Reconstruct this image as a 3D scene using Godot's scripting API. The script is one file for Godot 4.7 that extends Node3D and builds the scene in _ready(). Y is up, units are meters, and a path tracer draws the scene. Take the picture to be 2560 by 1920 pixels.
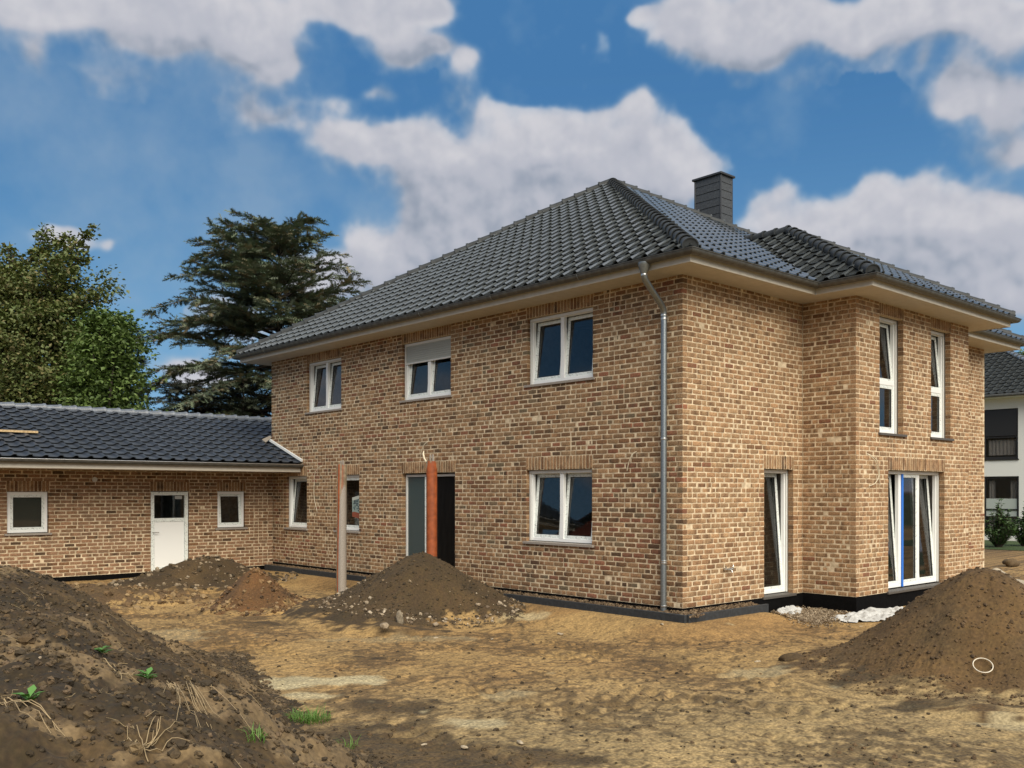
extends Node3D
# A newly built brick house with its garage wing on a muddy building plot, under a blue sky with broken clouds.
# World: the house's near corner is the origin, the long facade runs along -X and faces +Z, metres, y up, brick base at y 0.

const CAM := Vector3(9.213, 1.847, 11.954)
const YAW := 0.837
const COURSE := 0.08333
const HS := 5.3            # height of the soffit above the brick base
const JOINT := 0.0135
var rng := RandomNumberGenerator.new()
var fine := FastNoiseLite.new()
var broad := FastNoiseLite.new()
var ridged := FastNoiseLite.new()
var M := {}
var house: Node3D
var garage: Node3D
var taken := {}

# ---------------------------------------------------------------- mesh building
class MB:
	var v := PackedVector3Array()
	var n := PackedVector3Array()
	var c := PackedColorArray()
	var uv := PackedVector2Array()
	var i := PackedInt32Array()
	func vert(p: Vector3, nn: Vector3, col: Color = Color.WHITE, t: Vector2 = Vector2.ZERO) -> int:
		v.push_back(p); n.push_back(nn); c.push_back(col); uv.push_back(t)
		return v.size() - 1
	func face(a: int, b: int, d: int, e: int) -> void:      # four corners, counter-clockwise seen from outside
		i.append_array(PackedInt32Array([a, d, b, a, e, d]))
	func quad(a: Vector3, b: Vector3, d: Vector3, e: Vector3, col: Color = Color.WHITE) -> void:
		var nn := (d - a).cross(e - b).normalized()
		var k := vert(a, nn, col, Vector2(0, 0)); vert(b, nn, col, Vector2(1, 0)); vert(d, nn, col, Vector2(1, 1)); vert(e, nn, col, Vector2(0, 1))
		face(k, k + 1, k + 2, k + 3)
	func tri(a: Vector3, b: Vector3, d: Vector3, col: Color = Color.WHITE) -> void:
		var nn := (b - a).cross(d - a).normalized()
		var k := vert(a, nn, col); vert(b, nn, col); vert(d, nn, col)
		i.append_array(PackedInt32Array([k, k + 2, k + 1]))
	func box(lo: Vector3, hi: Vector3, col: Color = Color.WHITE, at: Transform3D = Transform3D.IDENTITY) -> void:
		var p := []
		for k in 8:
			p.push_back(at * Vector3(hi.x if k & 1 else lo.x, hi.y if k & 2 else lo.y, hi.z if k & 4 else lo.z))
		quad(p[4], p[5], p[7], p[6], col); quad(p[1], p[0], p[2], p[3], col)
		quad(p[5], p[1], p[3], p[7], col); quad(p[0], p[4], p[6], p[2], col)
		quad(p[6], p[7], p[3], p[2], col); quad(p[0], p[1], p[5], p[4], col)
	func bevel_box(lo: Vector3, hi: Vector3, b: float, at: Transform3D = Transform3D.IDENTITY, col: Color = Color.WHITE) -> void:
		# a box whose twelve edges are chamfered by b
		var ax := [Vector3.RIGHT, Vector3.UP, Vector3.BACK]
		var mid := (lo + hi) / 2.0
		var h := (hi - lo) / 2.0
		for a in 3:
			for s: float in [-1.0, 1.0]:
				var u: Vector3 = ax[(a + 1) % 3]
				var w: Vector3 = ax[(a + 2) % 3]
				var o: Vector3 = mid + ax[a] * (h[a] * s)
				var du: Vector3 = u * (h[(a + 1) % 3] - b)
				var dw: Vector3 = w * (h[(a + 2) % 3] - b) * s
				quad(at * (o - du - dw), at * (o + du - dw), at * (o + du + dw), at * (o - du + dw), col)
		for a in 3:                                     # edges along axis a
			for s: float in [-1.0, 1.0]:
				for t: float in [-1.0, 1.0]:
					var u: Vector3 = ax[(a + 1) % 3] * s
					var w: Vector3 = ax[(a + 2) % 3] * t
					var hu: float = h[(a + 1) % 3]
					var hw: float = h[(a + 2) % 3]
					var l: Vector3 = ax[a] * (h[a] - b)
					var p1: Vector3 = mid + u * hu + w * (hw - b)
					var p2: Vector3 = mid + u * (hu - b) + w * hw
					if s * t > 0:
						quad(at * (p1 - l), at * (p2 - l) , at * (p2 + l), at * (p1 + l), col)
					else:
						quad(at * (p2 - l), at * (p1 - l), at * (p1 + l), at * (p2 + l), col)
		for s: float in [-1.0, 1.0]:
			for t: float in [-1.0, 1.0]:
				for r: float in [-1.0, 1.0]:
					var a1 := mid + Vector3(h.x * s, (h.y - b) * t, (h.z - b) * r)
					var a2 := mid + Vector3((h.x - b) * s, h.y * t, (h.z - b) * r)
					var a3 := mid + Vector3((h.x - b) * s, (h.y - b) * t, h.z * r)
					if s * t * r > 0: tri(at * a1, at * a2, at * a3, col)
					else: tri(at * a1, at * a3, at * a2, col)
	func grid(rows: Array, cols: Array = [], closed := false) -> void:
		# rows of equally many points become one smooth sheet
		var nr := rows.size()
		var nc: int = rows[0].size()
		var base := v.size()
		for r in nr:
			for q in nc:
				var p: Vector3 = rows[r][q]
				var ql: int = (q - 1 + nc - 1) % (nc - 1) if closed else maxi(q - 1, 0)
				var qr: int = (q + 1) % (nc - 1) if closed and q < nc - 1 else (1 if closed else mini(q + 1, nc - 1))
				var du: Vector3 = rows[r][qr] - rows[r][ql]
				var dv: Vector3 = rows[mini(r + 1, nr - 1)][q] - rows[maxi(r - 1, 0)][q]
				var nn := du.cross(dv)
				nn = nn.normalized() if nn.length_squared() > 1e-14 else Vector3.UP
				vert(p, nn, cols[r][q] if cols.size() else Color.WHITE, Vector2(float(q) / (nc - 1), float(r) / maxf(nr - 1, 1)))
		for r in nr - 1:
			for q in nc - 1:
				var a := base + r * nc + q
				face(a, a + 1, a + nc + 1, a + nc)
	func tube(path: PackedVector3Array, rad: PackedFloat32Array, seg := 8, col: Color = Color.WHITE, caps := true) -> void:
		var rows := []
		var side := Vector3.ZERO
		for k in path.size():
			var d := (path[mini(k + 1, path.size() - 1)] - path[maxi(k - 1, 0)]).normalized()
			if side == Vector3.ZERO:
				side = d.cross(Vector3.UP if absf(d.y) < 0.9 else Vector3.RIGHT).normalized()
			side = (side - d * side.dot(d)).normalized()
			var other := d.cross(side)
			var ring := PackedVector3Array()
			for q in seg + 1:
				var t := TAU * q / seg
				ring.push_back(path[k] + (side * cos(t) + other * sin(t)) * rad[k])
			rows.push_back(ring)
		var cc := []
		for r in rows.size():
			var line := PackedColorArray()
			line.resize(seg + 1); line.fill(col)
			cc.push_back(line)
		grid(rows, cc, true)
		if caps:
			for e in [0, rows.size() - 1]:
				var ring: PackedVector3Array = rows[e]
				for q in seg:
					if e == 0: tri(path[0], ring[q + 1], ring[q], col)
					else: tri(path[e], ring[q], ring[q + 1], col)
	func append(o: MB, at: Transform3D) -> void:
		var base := v.size()
		v.append_array(at * o.v)
		n.append_array(Transform3D(at.basis.orthonormalized(), Vector3.ZERO) * o.n)
		c.append_array(o.c); uv.append_array(o.uv)
		var j := o.i.duplicate()
		for k in j.size(): j[k] += base
		i.append_array(j)
	func mesh() -> ArrayMesh:
		var a := []
		a.resize(Mesh.ARRAY_MAX)
		a[Mesh.ARRAY_VERTEX] = v; a[Mesh.ARRAY_NORMAL] = n; a[Mesh.ARRAY_COLOR] = c; a[Mesh.ARRAY_TEX_UV] = uv; a[Mesh.ARRAY_INDEX] = i
		var m := ArrayMesh.new()
		m.add_surface_from_arrays(Mesh.PRIMITIVE_TRIANGLES, a)
		return m

func numbered(called: String) -> String:
	taken[called] = taken.get(called, -1) + 1
	return called if taken[called] == 0 else "%s_%03d" % [called, taken[called]]

func put(called: String, what, mat: Material, parent: Node = null) -> MeshInstance3D:
	var o := MeshInstance3D.new()
	o.mesh = what.mesh() if what is MB else what
	o.material_override = mat
	o.name = numbered(called) if parent == null else called
	(self if parent == null else parent).add_child(o, true)
	return o

func thing(called: String, label: String, category: String, at := Vector3.ZERO, turn := 0.0, group := "") -> Node3D:
	var o := Node3D.new()
	o.name = numbered(called)
	add_child(o, true)
	o.position = at; o.rotation.y = turn
	tag(o, label, category, group)
	return o

func tag(o: Node, label: String, category: String, group := "", kind := "") -> Node:
	if label != "": o.set_meta("label", label)
	if category != "": o.set_meta("category", category)
	if group != "": o.set_meta("group", group)
	if kind != "": o.set_meta("kind", kind)
	return o

func scatter(called: String, what: Mesh, mat: Material, at: Array, cols: PackedColorArray, parent: Node = null) -> MultiMeshInstance3D:
	var mm := MultiMesh.new()
	mm.transform_format = MultiMesh.TRANSFORM_3D
	mm.use_colors = true
	mm.mesh = what
	mm.instance_count = at.size()
	for k in at.size():
		mm.set_instance_transform(k, at[k])
		mm.set_instance_color(k, cols[k])
	var o := MultiMeshInstance3D.new()
	o.multimesh = mm
	o.material_override = mat
	o.name = numbered(called) if parent == null else called
	(self if parent == null else parent).add_child(o, true)
	return o

# ---------------------------------------------------------------- materials
func noise_tex(seed_: int, freq: float, lo: Color, hi: Color, size := 512, oct := 5, normal := false, strength := 4.0) -> NoiseTexture2D:
	var f := FastNoiseLite.new()
	f.seed = seed_; f.frequency = freq; f.fractal_octaves = oct; f.noise_type = FastNoiseLite.TYPE_SIMPLEX_SMOOTH
	var t := NoiseTexture2D.new()
	t.width = size; t.height = size; t.seamless = true; t.noise = f; t.generate_mipmaps = false
	if normal:
		t.as_normal_map = true; t.bump_strength = strength
	else:
		var g := Gradient.new()
		g.set_color(0, lo); g.set_color(1, hi)
		t.color_ramp = g
	return t

func mat(albedo: Color, rough: float, more := {}) -> StandardMaterial3D:
	var m := StandardMaterial3D.new()
	m.albedo_color = albedo.linear_to_srgb()
	m.roughness = rough
	m.cull_mode = BaseMaterial3D.CULL_DISABLED
	for k in more: m.set(k, more[k])
	return m

func grained(albedo: Color, rough: float, tex: Texture2D, scale_: float, bump: Texture2D = null, bump_cm := 0.5, vertex := false) -> StandardMaterial3D:
	var m := mat(albedo, rough)
	m.albedo_texture = tex
	m.uv1_triplanar = true; m.uv1_world_triplanar = true
	m.uv1_scale = Vector3.ONE * scale_
	m.vertex_color_use_as_albedo = vertex
	if bump:
		m.heightmap_enabled = true; m.heightmap_texture = bump; m.heightmap_scale = bump_cm
	return m

func film_print() -> ImageTexture:
	# white plastic with the grey printed marks of its protective film
	var img := Image.create(256, 256, false, Image.FORMAT_RGB8)
	img.fill(Color(0.93, 0.95, 0.94))
	var r := RandomNumberGenerator.new()
	r.seed = 91
	for k in 230:
		var x := r.randi_range(0, 250)
		var y := r.randi_range(0, 250)
		var g := r.randf_range(0.5, 0.82)
		if r.randf() < 0.5: img.fill_rect(Rect2i(x, y, r.randi_range(6, 26), r.randi_range(2, 4)), Color(g, g, g * 1.02))
		else: img.fill_rect(Rect2i(x, y, r.randi_range(2, 4), r.randi_range(5, 16)), Color(g, g, g * 1.02))
	return ImageTexture.create_from_image(img)

func materials() -> void:
	var grain := noise_tex(3, 0.02, Color(0.62, 0.6, 0.58), Color(1, 1, 1))
	var mott := noise_tex(5, 0.012, Color(0.72, 0.7, 0.68), Color(1, 1, 1))
	var relief := noise_tex(8, 0.03, Color.BLACK, Color.WHITE, 512, 4)
	var coarse := noise_tex(12, 0.015, Color.BLACK, Color.WHITE, 512, 6)
	M.brick = grained(Color.WHITE, 0.92, grain, 3.0, relief, 0.35, true)
	M.mortar = grained(Color(0.80, 0.665, 0.465), 0.95, mott, 1.1, relief, 0.3)
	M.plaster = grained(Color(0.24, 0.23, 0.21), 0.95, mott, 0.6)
	M.screed = grained(Color(0.25, 0.24, 0.22), 0.9, mott, 0.5)
	M.bitumen = grained(Color(0.004, 0.004, 0.0045), 0.8, mott, 1.0, relief, 0.3)
	M.bitumen.metallic_specular = 0.2
	M.tile = grained(Color(0.20, 0.23, 0.245), 0.16, mott, 0.7, relief, 0.03)
	M.tile.metallic_specular = 0.8
	M.tile.clearcoat_enabled = true
	M.tile.clearcoat = 1.0
	M.tile.clearcoat_roughness = 0.08
	M.tile_garage = grained(Color(0.17, 0.20, 0.245), 0.28, mott, 0.7, relief, 0.05)
	M.ridge = grained(Color(0.062, 0.07, 0.076), 0.5, mott, 0.7, relief, 0.03)
	M.ridge.metallic_specular = 0.3
	M.lath = mat(Color(0.05, 0.045, 0.04), 0.9)
	M.zinc = grained(Color(0.36, 0.40, 0.42), 0.38, noise_tex(31, 0.03, Color(0.78, 0.78, 0.78), Color(1, 1, 1)), 2.0)
	M.zinc.metallic = 0.85
	M.zinc_dull = grained(Color(0.16, 0.165, 0.155), 0.5, mott, 1.2)
	M.zinc_dull.metallic = 0.5
	M.soffit = grained(Color(0.57, 0.535, 0.465), 0.7, noise_tex(40, 0.01, Color(0.93, 0.93, 0.92), Color(1, 1, 1)), 0.8)
	M.fascia = M.soffit
	M.slate = grained(Color(0.075, 0.082, 0.088), 0.45, mott, 2.5, relief, 0.1)
	M.slate_edge = mat(Color(0.05, 0.052, 0.055), 0.4, {"metallic": 0.3})
	M.pvc = mat(Color(0.84, 0.86, 0.85), 0.4)
	M.film = mat(Color(0.9, 0.92, 0.91), 0.45)
	M.film.albedo_texture = film_print()
	M.film.uv1_triplanar = true; M.film.uv1_world_triplanar = true; M.film.uv1_scale = Vector3.ONE * 2.2
	M.rail = mat(Color(0.62, 0.63, 0.61), 0.45)
	M.gasket = mat(Color(0.015, 0.015, 0.016), 0.6)
	M.glass = mat(Color(0.55, 0.62, 0.6, 0.10), 0.02, {"transparency": BaseMaterial3D.TRANSPARENCY_ALPHA})
	M.glass.albedo_color = Color(0.06, 0.075, 0.07, 0.3)
	M.glass.metallic_specular = 0.5
	M.shutter = mat(Color(0.36, 0.38, 0.35), 0.5)
	M.sill = grained(Color(0.62, 0.58, 0.52), 0.6, noise_tex(51, 0.09, Color(0.45, 0.42, 0.4), Color(1, 1, 1), 256, 3), 3.0)
	M.sill_dark = grained(Color(0.17, 0.165, 0.155), 0.6, noise_tex(52, 0.09, Color(0.45, 0.42, 0.4), Color(1, 1, 1), 256, 3), 3.0)
	M.panel = mat(Color(0.045, 0.07, 0.075), 0.35)
	M.black = mat(Color(0.006, 0.006, 0.006), 0.5)
	M.blue = mat(Color(0.02, 0.16, 0.62), 0.5)
	M.steel = mat(Color(0.55, 0.55, 0.53), 0.3, {"metallic": 0.9})
	M.cable = mat(Color(0.62, 0.56, 0.42), 0.6)
	M.kerb = grained(Color(0.034, 0.04, 0.047), 0.8, mott, 1.6, relief, 0.2)
	M.pipe = grained(Color(0.42, 0.10, 0.03), 0.5, noise_tex(61, 0.012, Color(0.8, 0.78, 0.76), Color(1, 1, 1)), 0.9)
	M.wood = grained(Color(0.68, 0.52, 0.30), 0.75, noise_tex(66, 0.02, Color(0.7, 0.66, 0.6), Color(1, 1, 1)), 1.5)
	M.soil = grained(Color.WHITE, 0.97, noise_tex(71, 0.03, Color(0.55, 0.54, 0.53), Color(1.0, 1.0, 1.0), 1024, 6), 0.7, coarse, 3.0, true)
	M.stone = grained(Color.WHITE, 0.85, grain, 6.0, relief, 0.2, true)
	M.fleece = grained(Color(0.60, 0.61, 0.60), 0.8, noise_tex(77, 0.02, Color(0.75, 0.75, 0.75), Color(1, 1, 1)), 2.0)
	M.bark = grained(Color(0.07, 0.055, 0.042), 0.95, grain, 1.5, coarse, 2.0)
	M.leaf = mat(Color.WHITE, 0.6, {"vertex_color_use_as_albedo": true, "backlight_enabled": true, "backlight": Color(0.45, 0.5, 0.25)})
	M.needle = mat(Color.WHITE, 0.7, {"vertex_color_use_as_albedo": true, "backlight_enabled": true, "backlight": Color(0.3, 0.33, 0.25)})
	M.straw = mat(Color.WHITE, 0.85, {"vertex_color_use_as_albedo": true})
	M.render_white = grained(Color(0.80, 0.82, 0.78), 0.9, noise_tex(81, 0.05, Color(0.94, 0.94, 0.94), Color(1, 1, 1)), 1.0)
	M.frame_dark = mat(Color(0.02, 0.021, 0.022), 0.4)
	M.curtain = mat(Color(0.55, 0.53, 0.5), 0.9)
	M.red_tile = grained(Color(0.36, 0.075, 0.035), 0.8, mott, 0.8)
	M.frost = mat(Color(0.42, 0.47, 0.44), 0.35)

# ---------------------------------------------------------------- camera, sky, sun
func view() -> void:
	var cam := Camera3D.new()
	cam.name = "camera"
	cam.projection = Camera3D.PROJECTION_FRUSTUM
	cam.near = 0.1
	cam.far = 2000.0
	cam.size = 1920.0 / 2342.3 * cam.near
	cam.frustum_offset = Vector2(0, (1230.1 - 960.0) / 2342.3 * cam.near)
	cam.position = CAM
	cam.rotation = Vector3(0, YAW, 0)
	add_child(cam)
	cam.current = true
	var sun := DirectionalLight3D.new()
	sun.name = "sun"
	sun.light_energy = 1.35
	sun.light_color = Color(1.0, 0.955, 0.875)
	sun.light_angular_distance = 60.0
	sun.shadow_enabled = true
	add_child(sun)
	sun.look_at_from_position(Vector3.ZERO, -Vector3(0.78, 0.80, 0.30))
	var env := Environment.new()
	env.background_mode = Environment.BG_SKY
	var sm := PanoramaSkyMaterial.new()
	sm.panorama = cloud_sky()
	var sky := Sky.new()
	sky.sky_material = sm
	env.sky = sky
	env.tonemap_mode = Environment.TONE_MAPPER_LINEAR
	env.tonemap_exposure = 1.3
	env.background_energy_multiplier = 0.77
	env.sdfgi_enabled = true; env.ssao_enabled = true; env.ssil_enabled = true
	var we := WorldEnvironment.new()
	we.name = "world_environment"
	we.environment = env
	add_child(we)

# Clouds as soft ellipses in azimuth and elevation (degrees from the middle of the view) that noise breaks up;
# elsewhere broad noise of the same cover takes over.
var blobs := []
var cn := FastNoiseLite.new()
var cn2 := FastNoiseLite.new()
var cn3 := FastNoiseLite.new()
func blob(x: float, y: float, sx: float, sy: float, w := 1.0) -> void:
	var px := x * 1.1573 - 1280.0
	var py := 1230.0 - y * 1.1573
	blobs.push_back([rad_to_deg(atan(px / 2342.0)), rad_to_deg(atan(py / sqrt(2342.0 * 2342.0 + px * px))), sx * 0.0278, sy * 0.0278, w])
func mass_at(a: float, e: float, dir: Vector3) -> float:
	# how much cloud there is, without its fine structure
	var d := 0.0
	if absf(a) < 40.0 and e < 40.0:
		for b in blobs:
			var da: float = (a - b[0]) / b[2]
			var de: float = (e - b[1]) / b[3]
			var r := da * da + de * de
			if r < 6.0: d += b[4] * exp(-r)
		d = minf(d, 1.1)
	var far := smoothstep(30.0, 40.0, maxf(absf(a), e + 2.0))
	if far > 0.0: d = lerpf(d, 0.56 + 1.5 * cn2.get_noise_3dv(dir * (88.0 / maxf(dir.y + 0.25, 0.1))), far)
	return d
func puffs_at(dir: Vector3) -> float:
	# broad raggedness plus cauliflower heads
	return 0.75 * cn.get_noise_3dv(dir * 420.0) + 0.62 * (0.42 - absf(cn3.get_noise_3dv(dir * 640.0))) + 0.24 * (0.4 - absf(cn3.get_noise_3dv(dir * 2300.0)))
func sky_color(a: float, e: float) -> Color:
	var er := deg_to_rad(maxf(e, 0.0))
	var az := deg_to_rad(a) - YAW            # world azimuth, 0 towards -Z, growing towards +X
	var dir := Vector3(sin(az) * cos(er), sin(er), -cos(az) * cos(er))
	var t := clampf(e / 45.0, 0.0, 1.0)
	var blue := Color(0.53, 0.71, 0.845).lerp(Color(0.28, 0.48, 0.68), smoothstep(0.0, 0.56, t))
	var veil := clampf(0.10 + 0.5 * cn2.get_noise_3dv(dir * 260.0) + 0.3 * cn.get_noise_3dv(dir * 900.0), 0.0, 0.4)
	blue = blue.lerp(Color(0.68, 0.72, 0.78), veil)
	var wa := a + 1.5 * cn2.get_noise_3dv(dir * 700.0)
	var we := e + 1.1 * cn2.get_noise_3dv(dir * 700.0 + Vector3(0, 90, 0))
	var m := mass_at(wa, we, dir)
	if m < 0.02: return blue
	var p := puffs_at(dir)
	var d := m * 1.05 + p * 0.9 - 0.12
	var above := mass_at(wa, we + 2.2, dir)
	var rim := clampf((m - above) * 1.6, -0.6, 1.0)          # the tops of heaps stand free, their bases do not
	var edge := lerpf(0.72, 0.36, clampf(rim, 0.0, 1.0))
	var cover := smoothstep(0.12, 0.12 + edge, d)
	if cover <= 0.001: return blue
	var side := dir.cross(Vector3.UP).normalized()
	var bulge := p - puffs_at((dir + Vector3.UP * 0.011 + side * 0.006).normalized())
	var lit := clampf(0.50 + 0.34 * rim + 0.72 * bulge - 0.16 * smoothstep(0.6, 1.3, d), 0.0, 1.0)
	var body := Color(0.56, 0.60, 0.665).lerp(Color(0.735, 0.742, 0.782), smoothstep(0.0, 0.55, lit)).lerp(Color(0.825, 0.82, 0.84), smoothstep(0.5, 1.0, lit))
	return blue.lerp(body, cover * lerpf(0.82, 0.98, smoothstep(0.3, 0.9, d)))
func cloud_sky() -> ImageTexture:
	cn.seed = 11; cn.frequency = 0.012; cn.fractal_octaves = 6; cn.fractal_gain = 0.58
	cn3.seed = 17; cn3.frequency = 0.012; cn3.fractal_octaves = 4; cn3.fractal_gain = 0.55
	cn2.seed = 29; cn2.frequency = 0.012; cn2.fractal_octaves = 3
	for b in [[60, 12, 150, 40], [250, 20, 150, 40], [430, 50, 130, 60], [540, 100, 70, 40], [600, 130, 40, 28], [330, 90, 80, 35], [700, 20, 150, 40], [860, 20, 110, 34], [950, 20, 46, 26],
		[870, 100, 40, 26, 0.8], [940, 115, 46, 22, 0.8], [1010, 150, 34, 30, 0.8],
		[545, 240, 38, 34, 0.5], [620, 255, 46, 22, 0.38], [740, 220, 60, 30, 0.42], [840, 200, 40, 18, 0.5], [90, 115, 22, 34, 0.5],
		[730, 310, 60, 34], [860, 325, 100, 48], [1020, 330, 120, 60], [1180, 290, 80, 52], [1290, 330, 100, 60], [1430, 330, 90, 56], [1510, 365, 40, 34], [960, 420, 110, 60], [1130, 430, 160, 70], [1330, 430, 160, 60], [1000, 520, 140, 60], [1180, 520, 140, 60], [770, 520, 50, 60, 0.7], [860, 550, 80, 40, 0.7],
		[1380, 40, 40, 20, 0.8], [1480, 55, 90, 50], [1600, 70, 110, 56], [1730, 50, 90, 44], [1640, 120, 70, 26, 0.8], [1300, 105, 36, 40, 0.55], [1830, 90, 26, 26, 0.6],
		[1900, 20, 90, 40], [2040, 35, 120, 44], [2180, 50, 80, 44], [2130, 190, 70, 44, 0.85], [2090, 240, 50, 24, 0.8], [2190, 310, 60, 40, 0.7], [1990, 140, 30, 22, 0.5],
		[1640, 470, 46, 50, 0.8], [1720, 520, 70, 46], [1690, 420, 30, 30, 0.5], [1900, 430, 60, 36, 0.9], [2020, 440, 90, 46], [2150, 460, 90, 56], [1860, 520, 90, 46], [2010, 540, 130, 50], [2150, 580, 110, 60], [2030, 630, 140, 40],
		[110, 490, 54, 32, 0.95], [175, 525, 50, 34, 0.9], [245, 530, 18, 18, 0.45], [400, 800, 60, 30, 0.8], [480, 820, 70, 30, 0.7], [1390, 220, 34, 34, 0.45], [1590, 200, 50, 28, 0.42], [1800, 620, 60, 40, 0.6], [900, 610, 160, 40, 0.75], [680, 610, 90, 40, 0.6], [1640, 560, 90, 40, 0.8], [1780, 470, 60, 40, 0.5], [2180, 640, 90, 40, 0.8], [1330, 240, 90, 30, 0.45], [1080, 240, 50, 24, 0.5], [300, 180, 60, 24, 0.3], [1720, 190, 40, 24, 0.3], [560, 700, 90, 40, 0.4]]:
		blob(b[0], b[1], b[2], b[3], b[4] if b.size() > 4 else 1.0)
	# coarse panorama, then the part in view at full sharpness
	var lw := 720
	var lh := 360
	var low := Image.create(lw, lh, false, Image.FORMAT_RGB8)
	low.fill(Color(0.42, 0.38, 0.32))
	for y in lh / 2 + 1:
		for x in lw:
			low.set_pixel(x, y, sky_color(wrapf((x + 0.5) / lw * 360.0 + rad_to_deg(YAW), -180.0, 180.0), 90.0 - (y + 0.5) / lh * 180.0))
	var w := 3600
	var h := 1800
	low.resize(w, h, Image.INTERPOLATE_CUBIC)
	var x0 := int((360.0 - rad_to_deg(YAW) - 31.0) / 360.0 * w)
	var x1 := int((360.0 - rad_to_deg(YAW) + 31.0) / 360.0 * w)
	for y in range(int(61.0 / 180.0 * h), h / 2):
		for x in range(x0, x1):
			low.set_pixel(x, y, sky_color(wrapf((x + 0.5) / w * 360.0 + rad_to_deg(YAW), -180.0, 180.0), 90.0 - (y + 0.5) / h * 180.0))
	return ImageTexture.create_from_image(low)

# ---------------------------------------------------------------- brickwork
const TAN := Color(0.505, 0.335, 0.185)
const BROWN := Color(0.285, 0.165, 0.085)
const DARK := Color(0.14, 0.09, 0.052)
const RED := Color(0.36, 0.165, 0.095)
const OLIVE := Color(0.25, 0.205, 0.13)
const PINK := Color(0.43, 0.275, 0.168)
var brick_kinds := {}      # palette -> [stretchers, headers]

func brick_mb(l: float, h: float, base: Color, band: Color, bands: float) -> MB:
	var m := MB.new()
	var cols := 5
	var xs := [-0.5, -0.47 + rng.randf_range(0, 0.12), rng.randf_range(-0.12, 0.12), 0.47 - rng.randf_range(0, 0.12), 0.5]
	var tone := []
	for k in cols:
		var t := clampf(rng.randf_range(-0.5, 1.1) * 1.2, 0.0, 1.0) if rng.randf() < bands else rng.randf_range(0.0, 0.18)
		var c := base.lerp(band, t) * rng.randf_range(0.9, 1.08)
		tone.push_back(Color(c.r, c.g, c.b))
	for k in cols:
		var e := 0.0 if k > 0 and k < cols - 1 else 0.006
		var x: float = xs[k] * l
		var sx: float = -0.6 if k == 0 else (0.6 if k == cols - 1 else 0.0)
		var hy0 := -h / 2 + rng.randf_range(-0.0025, 0.002)
		var hy1 := h / 2 + rng.randf_range(-0.002, 0.0025)
		var z := rng.randf_range(-0.0025, 0.0025) - e
		var col: Color = tone[k]
		m.vert(Vector3(x, hy0, -0.108), Vector3(0, -1, 0), col)
		m.vert(Vector3(x, hy0, -0.007 + z), Vector3(sx, -0.8, 0.5).normalized(), col)
		m.vert(Vector3(x, hy0 + 0.007, z), Vector3(sx, -0.15, 1).normalized(), col)
		m.vert(Vector3(x, hy1 - 0.007, z), Vector3(sx, 0.15, 1).normalized(), col)
		m.vert(Vector3(x, hy1, -0.007 + z), Vector3(sx, 0.8, 0.5).normalized(), col)
		m.vert(Vector3(x, hy1, -0.108), Vector3(0, 1, 0), col)
	for k in cols - 1:
		for j in 5:
			m.face(k * 6 + j, (k + 1) * 6 + j, (k + 1) * 6 + j + 1, k * 6 + j + 1)
	for e in [0, cols - 1]:
		var s := -1.0 if e == 0 else 1.0
		var q := []
		for j in 6: q.push_back(m.vert(m.v[e * 6 + j], Vector3(s, 0, 0), tone[e]))
		if e == 0:
			m.face(q[0], q[1], q[4], q[5]); m.face(q[1], q[2], q[3], q[4])
		else:
			m.face(q[1], q[0], q[5], q[4]); m.face(q[2], q[1], q[4], q[3])
	return m

func make_palette(called: String, mix: Array, bands: float) -> void:
	# mix: pairs of colour and share
	var sets := [[], []]
	for s in 2:
		for k in (56 if s == 0 else 26):
			var t := rng.randf()
			var base: Color = mix[0][0]
			for p in mix:
				if t < p[1]:
					base = p[0]; break
				t -= p[1]
			base = base * rng.randf_range(0.84, 1.14)
			base = base.lerp(Color(base.r * 1.08, base.g * 0.96, base.b * 0.9), rng.randf())
			var mb := brick_mb(0.24 if s == 0 else 0.115, COURSE - JOINT, base, (BROWN if called == "side" or rng.randf() < 0.7 else DARK) * rng.randf_range(0.8, 1.15), bands)
			sets[s].push_back([mb, mb.mesh()])
	brick_kinds[called] = sets

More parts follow.
